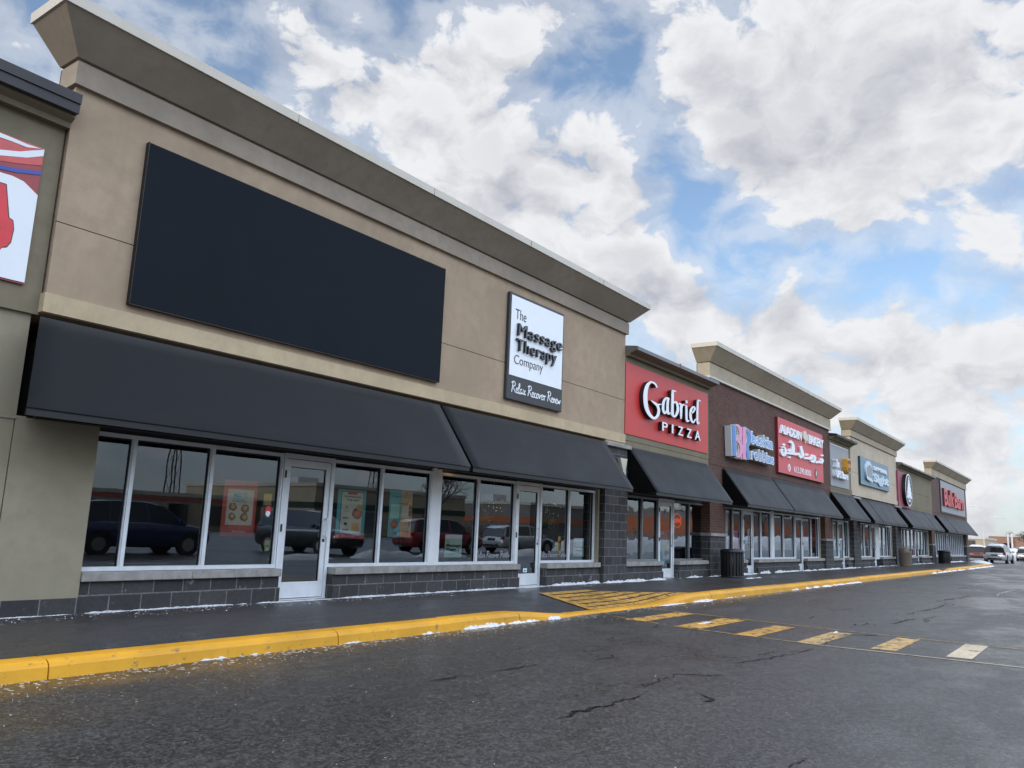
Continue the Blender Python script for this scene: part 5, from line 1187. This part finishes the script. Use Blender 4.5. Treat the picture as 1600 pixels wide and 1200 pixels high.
# chandeliers and plants inside the clinic
for lab, x, z in (('left sparkling bead chandelier behind the clinic glass', 14.35, 1.66), ('right sparkling bead chandelier behind the clinic glass', 16.7, 1.68)):
    s = thing('chandelier', lab, 'chandelier', (x, .9, z), 'chandeliers in the clinic')
    b = MB()
    for i in range(16):
        t = random.random() * 6.283; q = random.uniform(.05, .26); h = random.uniform(-.16, .16); r_ = random.uniform(.005, .010)
        b.lathe([(0, -r_), (r_, 0), (0, r_)], x + q * math.cos(t), .9 + q * math.sin(t), 5, False, z + h)
    b.build('beads', 'bulb', s); b = MB(); b.tube((x, .9, z + .1), (x, .9, 3.04), .006, n=6); b.lathe([(.0, .12), (.25, .10), (.25, .085), (0, .09)], x, .9, 18, True, z); b.build('frame', 'steel', s)
for lab, x, z in (('left hanging green plant behind the clinic glass', 14.15, 1.40), ('right hanging green plant behind the clinic glass', 16.75, 1.42)):
    s = thing('hanging_plant', lab, 'plant', (x, 1.05, z), 'hanging plants in the clinic')
    b = MB()
    for i in range(260):
        v = Vector((random.gauss(0, 1), random.gauss(0, 1), random.gauss(0, 1))).normalized() * random.uniform(.08, .27); c = Vector((x, 1.05, z)) + Vector((v.x, v.y, v.z * .75))
        a1 = v.orthogonal().normalized() * .035; a2 = v.cross(a1).normalized() * .03
        b.add([c - a1, c + a2, c + a1, c - a2], [(0, 1, 2, 3)])
    b.build('foliage', 'p_green', s); b = MB(); b.tube((x, 1.05, z), (x, 1.05, 3.04), .005, n=5); b.build('cord', 'steel', s)
# tube lights and shelves in the last shop
for i in range(5):
    t = MB(); t.box(66.2 + i * 2.8, 68.4 + i * 2.8, 1.6, 1.75, 2.9, 2.96); tag(t.build('tube_light', 'tube'), 'white tube light on the ceiling of the last shop', 'lamp', 'tube lights in the last shop')
for i in range(4):
    s = thing('display_shelf', 'white display shelf behind the windows of the last shop', 'shelf', (66.5 + i * 3.3, 1.6, 0), 'display shelves in the last shop')
    b = MB(); x0 = 66.3 + i * 3.3
    b.box(x0, x0 + .04, 1.4, 1.8, .012, 1.7); b.box(x0 + 2.3, x0 + 2.34, 1.4, 1.8, .012, 1.7); b.box(x0, x0 + 2.34, 1.8, 1.83, .012, 1.7); b.build('frame', 'white', s)
    b = MB(); [b.box(x0 + .04, x0 + 2.3, 1.4, 1.8, z, z + .03) for z in (.2, .6, 1.0, 1.4)]; b.build('board', 'white', s)
    b = MB(); [b.box(x0 + .08 + k * .22, x0 + .25 + k * .22, 1.45, 1.7, z, z + random.uniform(.12, .28)) for k in range(10) for z in (.235, .635, 1.035, 1.435)]; b.build('stock', random.choice(['p_tan', 'p_teal', 'p_mint']), s)

# ------------------------------------------------------------------ bins
def slat_bin(label, x, y, r_=.33, h=.86):
    s = thing('litter_bin', label, 'bin', (x, y, 0), 'litter bins on the pavement')
    b = MB(); b.lathe([(.0, .05), (r_ * .88, .05), (r_ * .90, h - .10), (0, h - .1)], x, y, 28); b.build('liner', 'bin_black', s)
    b = MB()
    for i in range(22):
        t = 6.2832 * i / 22; c, sn = math.cos(t), math.sin(t); tx_, ty_ = -sn, c
        q = []
        for z, rr in ((.03, r_ * .97), (h * .55, r_), (h - .11, r_ * 1.0)):
            for d, o in ((-.032, 0), (.032, 0), (.032, .014), (-.032, .014)): q.append((x + (rr + o) * c + tx_ * d, y + (rr + o) * sn + ty_ * d, z))
        b.add(q, [(4 * k + j, 4 * k + (j + 1) % 4, 4 * k + 4 + (j + 1) % 4, 4 * k + 4 + j) for k in range(2) for j in range(4)] + [(0, 3, 2, 1), (8, 9, 10, 11)])
    b.build('slats', 'bin_black', s)
    b = MB(); b.lathe([(r_ * .98, h - .12), (r_ * 1.06, h - .11), (r_ * 1.08, h - .05), (r_ * 1.0, h), (r_ * .62, h + .012), (r_ * .58, h - .02), (r_ * .58, h - .12)], x, y, 28); b.lathe([(r_ * .92, .0), (r_ * 1.02, .0), (r_ * 1.02, .05), (r_ * .92, .05)], x, y, 28); b.build('rim', 'bin_black', s)
slat_bin('black slatted litter bin by the brick pier of the ice cream shop', 24.25, -.76, .33, .83)
slat_bin('black slatted litter bin near the far end of the row', 64.1, -.80, .38, .88)
s = thing('litter_bin', 'tan stone litter bin with a domed lid before the evergreen shop', 'bin', (50.3, -.83, 0), 'litter bins on the pavement')
b = MB(); b.lathe([(.0, 0), (.30, 0), (.31, .02), (.335, .70), (.35, .715), (.35, .76), (0, .76)], 50.3, -.83, 28); b.build('body', 'bin_tan', s)
b = MB(); b.lathe([(.34, .76), (.355, .765), (.355, .80), (.32, .84), (.30, .95), (.22, 1.03), (0, 1.06)], 50.3, -.83, 28); b.box(50.12, 50.48, -1.155, -1.10, .82, .96); l = b.build('lid', 'bin_lid', s)
b = MB(); b.box(50.15, 50.45, -1.162, -1.1555, .835, .945); b.build('flap', 'black', l)

# ------------------------------------------------------------------ cars
def car(label, paint_mat, group, roof_snow=False, L=4.6, H=1.68):
    r_ = thing('parked_car', label, 'car', (0, 0, 0), group)
    k = H / 1.68; q = L / 4.6
    st = [(-2.30, .80, .40, .66), (-2.26, .86, .32, .92), (-2.12, .90, .26, 1.02), (-1.2, .915, .24, 1.04), (0, .92, .24, 1.02), (.95, .915, .24, 1.0), (1.5, .90, .25, .97), (2.0, .87, .27, .88), (2.22, .80, .32, .76), (2.30, .70, .40, .62)]
    b = MB(); rows = []
    for x, w, zb, zt in st:
        zt *= k; m_ = (zb + zt) / 2; rows.append([(x * q, y, z) for y, z in ((-w * .86, zb), (-w * .97, zb + .10), (-w, m_), (-w * .975, zt - .10), (-w * .91, zt), (0, zt + .015), (w * .91, zt), (w * .975, zt - .10), (w, m_), (w * .97, zb + .10), (w * .86, zb))])
    n = 11; b.add([p for rr in rows for p in rr], [(i * n + j, (i + 1) * n + j, (i + 1) * n + (j + 1) % n, i * n + (j + 1) % n) for i in range(len(rows) - 1) for j in range(n)], True)
    b.add([p for p in rows[0]], [list(range(n))]); b.add([p for p in rows[-1]], [list(range(n))[::-1]])
    body = b.build('body', paint_mat, r_)
    sil = [(-2.20, 1.0), (-2.02, 1.46), (-1.80, 1.60), (-.9, 1.665), (.1, 1.66), (.55, 1.58), (1.32, .98)]
    def hw(z): return .85 - (z - .98) * .31
    def shell(mb, pts, d=0.0, a=0, bb=None):
        bb = len(pts) if bb is None else bb
        rr = [[(x * q, -hw(z) - d, z * k), (x * q, hw(z) + d, z * k)] for x, z in pts[a:bb]]
        mb.add([p for t in rr for p in t], [(2 * i, 2 * i + 1, 2 * i + 3, 2 * i + 2) for i in range(len(rr) - 1)])
    g = MB(); shell(g, sil)
    for sgn in (-1, 1):
        g.add([(x * q, sgn * hw(z), z * k) for x, z in sil], [list(range(len(sil)))])
    g.build('glazing', 'car_glass', r_)
    rf = MB(); top = [(-2.04, 1.475), (-1.80, 1.61), (-.9, 1.68), (.1, 1.675), (.50, 1.60)]
    rr = [[(x * q, -hw(z) - .012, (z - .05) * k), (x * q, -hw(z) + .03, (z + .008) * k), (x * q, hw(z) - .03, (z + .008) * k), (x * q, hw(z) + .012, (z - .05) * k)] for x, z in top]
    rf.add([p for t in rr for p in t], [(4 * i + j, 4 * i + j + 1, 4 * i + 5 + j, 4 * i + 4 + j) for i in range(len(top) - 1) for j in range(3)], True)
    for sgn in (-1, 1):
        for (xa, za), (xb, zb), w in (((-2.20, 1.0), (-2.0, 1.48), .16), ((-1.15, 1.0), (-1.10, 1.64), .07), ((.05, 1.0), (.0, 1.64), .08), ((1.30, .98), (.52, 1.59), .07)):
            ya, yb = sgn * (hw(za) + .008), sgn * (hw(zb) + .008)
            rf.add([(xa * q, ya, za * k), ((xa + w) * q, ya, za * k), ((xb + w) * q, yb, zb * k), (xb * q, yb, zb * k)], [(0, 1, 2, 3)])
    rf.build('roof', paint_mat, r_)
    for sx in (-1.40, 1.42):
        for sgn in (-1, 1):
            a = MB(); a.tube((sx * q, sgn * .80, .36), (sx * q, sgn * .923, .36), .415, n=24); a.build('wheel_arch', 'black', r_)
            w = MB(); w.tube((sx * q, sgn * .72, .335), (sx * q, sgn * .94, .335), .335, n=26); w = w.build('wheel', 'tyre', r_)
            t = MB(); t.tube((sx * q, sgn * .90, .335), (sx * q, sgn * .948, .335), .20, .22, n=20)
            for i in range(5):
                an = 6.2832 * i / 5; t.add([(sx * q + .06 * math.cos(an + .6), sgn * .956, .335 + .06 * math.sin(an + .6)), (sx * q + .06 * math.cos(an - .6), sgn * .956, .335 + .06 * math.sin(an - .6)), (sx * q + .20 * math.cos(an - .12), sgn * .951, .335 + .20 * math.sin(an - .12)), (sx * q + .20 * math.cos(an + .12), sgn * .951, .335 + .20 * math.sin(an + .12))], [(0, 1, 2, 3)])
            t.build('rim', 'rim', w)
    for sgn in (-1, 1):
        a = MB(); a.bbox(2.08 * q, 2.27 * q, sgn * .50, sgn * .80, .66 * k, .80 * k, .02); a.build('headlight', 'light_clear', r_)
        a = MB(); a.bbox(-2.29 * q, -2.12 * q, sgn * .70, sgn * .87, .80 * k, .98 * k, .02); a.build('tail_light', 'light_red', r_)
        a = MB(); a.bbox(.98 * q, 1.10 * q, sgn * .90, sgn * 1.08, 1.0 * k, 1.14 * k, .02); a.build('mirror', paint_mat, r_)
    a = MB(); a.box(2.27 * q, 2.315 * q, -.55, .55, .42, .58); a.box(-2.33 * q, -2.28 * q, -.60, .60, .36, .46); a.build('grille', 'black', r_)
    a = MB(); a.box(-2.315 * q, -2.27 * q, -.26, .26, .66, .78); a.build('number_plate', 'charcoal', r_)
    if roof_snow:
        a = MB(); nx, ny = 14, 8
        a.add([(-1.95 * q + 2.45 * q * i / nx, -.62 + 1.24 * j / ny, (1.675 - .12 * max(0, (abs(i / nx - .55) - .35)) * 4) * k + (.11 * (1 - (2 * j / ny - 1) ** 4) + .05 * mnoise.noise((i * .7, j * .9, L))) * (1 if 0 < i < nx else .2)) for i in range(nx + 1) for j in range(ny + 1)],
              [(i * (ny + 1) + j, (i + 1) * (ny + 1) + j, (i + 1) * (ny + 1) + j + 1, i * (ny + 1) + j + 1) for i in range(nx) for j in range(ny)], True); a.build('roof_snow', 'snow', r_)
    return r_
def park(c, x, y, deg): c.location = (x, y, ROAD); c.rotation_euler = (0, 0, R(deg))
G1 = 'cars parked beyond the end of the row'
park(car('silver white hatchback seen from behind with snow on its roof, past the last shop', 'car_silver', G1, True, 4.5, 1.62), 88.2, -1.85, -4)
park(car('dark red car under snow, half hidden behind the end of the shops', 'car_maroon', G1, True, 4.4, 1.5), 99.5, 1.2, 6)
park(car('snow topped silver car farther off, just right of the silver hatchback', 'car_silver', G1, True, 4.6, 1.5), 113, -2.3, 2)
park(car('white car at the right edge beyond the silver hatchback', 'car_white', G1, False, 4.6, 1.45), 103.5, -3.9, 8)
park(car('small black car in the gap between the silver cars', 'car_black', G1, False, 4.5, 1.5), 124, -.6, 5)
park(car('small white car far behind the dark red car', 'car_white', G1, True, 4.5, 1.5), 140, 4.4, 4)
G2 = 'cars parked across the lane, mirrored in the shop windows'
park(car('dark blue car across the lane, mirrored in the leftmost windows', 'car_blue', G2, False, 5.0, 1.72), 15.0, -16.6, 2)
park(car('black car across the lane, mirrored beside the left door', 'car_black', G2, False, 4.7, 1.75), 23.0, -17.0, 84)
park(car('red car across the lane, mirrored in the clinic windows', 'car_red', G2, False, 4.6, 1.66), 31.5, -17.2, 12)
park(car('silver car across the lane, mirrored in the clinic door', 'car_silver', G2, False, 4.5, 1.5), 38.2, -17.0, 8)

# ------------------------------------------------------------------ beyond the row and across the lane
def heap(mb, cx, cy, rx, ry, h, z=ROAD, seed=0, n=26, m=9):
    rows = []
    for j in range(m + 1):
        t = j / m
        for i in range(n):
            a = 6.2832 * i / n; w = 1 + .22 * mnoise.noise((math.cos(a) * 1.6, math.sin(a) * 1.6, seed))
            x = cx + rx * t * w * math.cos(a); y = cy + ry * t * w * math.sin(a)
            rows.append((x, y, z - .02 + h * (1 - t ** 2.2) * (1 + .45 * mnoise.noise((x * .9, y * .9, seed))) + .05 * h * mnoise.noise((x * 4, y * 4, seed))))
    mb.add(rows, [(j * n + i, (j + 1) * n + i, (j + 1) * n + (i + 1) % n, j * n + (i + 1) % n) for j in range(m) for i in range(n)], True)
mb = MB(); heap(mb, 97, 5.2, 7, 2.6, 1.75, seed=1); heap(mb, 104, 6.5, 9, 3, 1.9, seed=2); heap(mb, 118, -.5, 6, 2.5, 1.3, seed=3); heap(mb, 79.5, -1.2, 4.5, .9, .28, seed=4)
for i, (x, y, rx, ry, h) in enumerate([(19, -12.6, 1.6, .5, .22), (23.5, -13.2, 1.8, .6, .34), (27.5, -13.6, 1.6, .6, .3), (35, -14.2, 2.2, .7, .34), (44, -15.5, 3, 1.0, .5), (58, -20, 14, 2.5, 1.0), (85, -24, 16, 3, 1.5), (112, -27, 18, 3, 1.6), (140, -30, 20, 4, 1.7), (170, -33, 22, 4, 1.8)]): heap(mb, x, y, rx, ry, h, seed=10 + i)
o = mb.build('snow_banks', 'snow', None, 'stuff'); o['label'] = 'ploughed snow banks around the car park'

def far_building(label, x0, x1, y0, y1, h, mat, band=None, face='-y', windows=True, group='buildings round the car park'):
    b = thing('building', label, 'building', ((x0 + x1) / 2, (y0 + y1) / 2, ROAD), group)
    w = MB(); w.box(x0, x1, y0, y1, ROAD - .1, h); wl = w.build('wall', mat, b)
    c = MB(); c.box(x0 - .12, x1 + .12, y0 - .12, y1 + .12, h, h + .35); c.build('parapet', 'lip', b)
    r_ = MB(); r_.box(x0 + (x1 - x0) * .3, x0 + (x1 - x0) * .3 + 3, y0 + (y1 - y0) * .4, y0 + (y1 - y0) * .4 + 2, h + .35, h + 1.5); r_.build('roof_unit', 'steel', b)
    if band:
        z0, z1, bm_ = band; c = MB(); c.box(x0 - .06, x1 + .06, y0 - .06, y1 + .06, z0, z1); c.build('band', bm_, b)
    if windows:
        if face == '+y':
            x = x0 + 2
            while x < x1 - 3:
                f = MB(); f.box(x, x + 2.2, y1 + .02, y1 + .08, .2, 2.3); f = f.build('window', 'alu_dark', b); p = MB(); p.box(x + .1, x + 2.1, y1 + .075, y1 + .085, .3, 2.2); p.build('pane', 'car_glass', f); x += 4.5
        else:
            y = y0 + 1.5
            while y < y1 - 3:
                f = MB(); f.box(x0 - .08, x0 - .02, y, y + 1.8, .9, 2.6); f = f.build('window', 'alu_dark', b); p = MB(); p.box(x0 - .085, x0 - .075, y + .1, y + 1.7, 1.0, 2.5); p.build('pane', 'car_glass', f); y += 5
    return b
far_building('long low orange brick building far beyond the end of the row', 230, 260, -8, 13.2, 4.0, 'far_brick', None, '-x')
far_building('low beige building just past the corner of the last shop', 180, 200, 8.8, 30, 2.75, 'far_beige', None, '-x')
far_building('tall beige store across the car park with a dark green band', 53, 76, -74, -52, 4.5, 'far_beige', (2.4, 3.0, 'far_green'), '+y')
far_building('low pale store across the car park with a thin red band', 27, 52, -80, -60, 2.9, 'far_beige', (2.5, 2.75, 'red_mid'), '+y')
far_building('dark grey store across the car park, far left of the mirrored view', -5, 22, -82, -62, 3.2, 'far_grey', (2.9, 3.15, 'red_mid'), '+y')
far_building('dark store with an orange band across the car park', 84, 97, -66, -48, 4.2, 'far_grey', (1.9, 2.7, 'far_orange'), '+y')
far_building('long store with a wide orange front and green fascia across the car park', 142, 262, -66, -46, 5.6, 'far_grey', (1.6, 4.4, 'far_orange'), '+y')

def lamp_post(label, x, y, h, double=False, mat='pole_white'):
    s = thing('lamp_post', label, 'lamp post', (x, y, ROAD), 'lamp posts in the car park')
    b = MB(); b.tube((x, y, ROAD), (x, y, h), .05, .03, 10); b.lathe([(.0, .6), (.28, .6), (.28, 0), (0, 0)], x, y, 14, False, ROAD); b.build('pole', mat, s)
    b = MB()
    for sg in ((-1, 1) if double else (1,)): b.tube((x, y, h - .05), (x, y + sg * 1.2, h + .05), .04, n=6); b.bbox(x - .16, x + .16, y + sg * 1.1, y + sg * 1.8, h, h + .14, .02)
    b.build('lamp_head', 'steel', s)
lamp_post('tall thin lamp post just right of the last shop', 150, 5.8, 7.6, False, 'steel')
lamp_post('thin lamp post farther right, above the silver hatchback', 160, 3.3, 6.2, False, 'steel')
for lab, y in (('left of two short white posts before the orange brick building', 9.0), ('right of two short white posts before the orange brick building', 8.2)):
    s = thing('flag_post', lab, 'post', (228, y, ROAD), 'white posts by the brick building')
    b = MB(); b.tube((228, y, ROAD), (228, y, 4.45), .22, .2, 10); b.lathe([(0, .25), (.2, .15), (.24, 0)], 228, y, 10, True, 4.45); b.build('pole', 'pole_white', s)
def tree(label, x, y, h, seed, spread=.42, group='bare trees round the car park'):
    rnd = random.Random(seed); s = thing('bare_tree', label, 'tree', (x, y, ROAD), group)
    tr, cr = MB(), MB()
    def grow(p, d, L, r_, lv):
        q = p + d * L
        (tr if lv < 2 else cr).tube(p, q, r_, r_ * .68, 7 if lv < 2 else 4, False)
        if lv >= 6: return
        for i in range(3 if lv < 5 else 2):
            a = Vector((rnd.gauss(0, 1), rnd.gauss(0, 1), rnd.gauss(0, .6) + .35)).normalized()
            grow(p + d * L * rnd.uniform(.6, 1.0), (d * (1 - spread) + a * spread * rnd.uniform(.8, 1.4)).normalized(), L * rnd.uniform(.62, .84), r_ * .62, lv + 1)
    grow(Vector((x, y, ROAD)), Vector((0, 0, 1)), h * .27, h * .018, 0)
    tr.build('trunk', 'bark', s); cr.build('crown', 'twig', s)
tree('bare tree at the right edge before the orange brick building', 165, .6, 7.0, 3)
tree('bare tree behind the orange brick building', 275, 11, 9.0, 5)
tree('bare tree across the car park, nearest of its line', 62, -44, 9, 7)
tree('bare tree across the car park before the orange store', 118, -40, 10, 8)
tree('last bare tree across the car park', 150, -41, 10, 9)
def utility_pole(label, x, y, h):
    s = thing('utility_pole', label, 'utility pole', (x, y, ROAD), 'utility poles across the car park')
    b = MB()
    for dx, dy in ((-.5, -.5), (.5, -.5), (.5, .5), (-.5, .5)): b.tube((x + dx * 1.6, y + dy * 1.6, ROAD), (x + dx * .4, y + dy * .4, h), .09, n=5)
    for i in range(10):
        z0, z1 = ROAD + h * i / 10, ROAD + h * (i + 1) / 10; k0, k1 = .8 - .6 * i / 10, .8 - .6 * (i + 1) / 10
        for a, c in (((-1, -1), (1, -1)), ((1, -1), (1, 1)), ((1, 1), (-1, 1)), ((-1, 1), (-1, -1))): b.tube((x + a[0] * k0, y + a[1] * k0, z0), (x + c[0] * k1, y + c[1] * k1, z1), .025, n=4)
    b.build('mast', 'charcoal', s); b = MB()
    for z in (h * .78, h * .88, h * .98): b.tube((x - 2.2, y, z), (x + 2.2, y, z), .05, n=5)
    b.build('crossarm', 'charcoal', s)
utility_pole('lattice utility pole mirrored in the second window', 61, -90, 20)
utility_pole('lattice utility pole mirrored above the teal poster', 92, -84, 16)
s = thing('bollard', 'yellow steel bollard across the lane, mirrored right of the clinic door', 'bollard', (36.5, -13.2, ROAD)); b = MB(); b.lathe([(.09, 0), (.09, .95), (.06, 1.02), (0, 1.04)], 36.5, -13.2, 14, True, ROAD); b.build('post', 'p_yellow', s); b = MB(); b.lathe([(.094, .7), (.094, .8)], 36.5, -13.2, 14, True, ROAD); b.build('stripe', 'red_vivid', s)
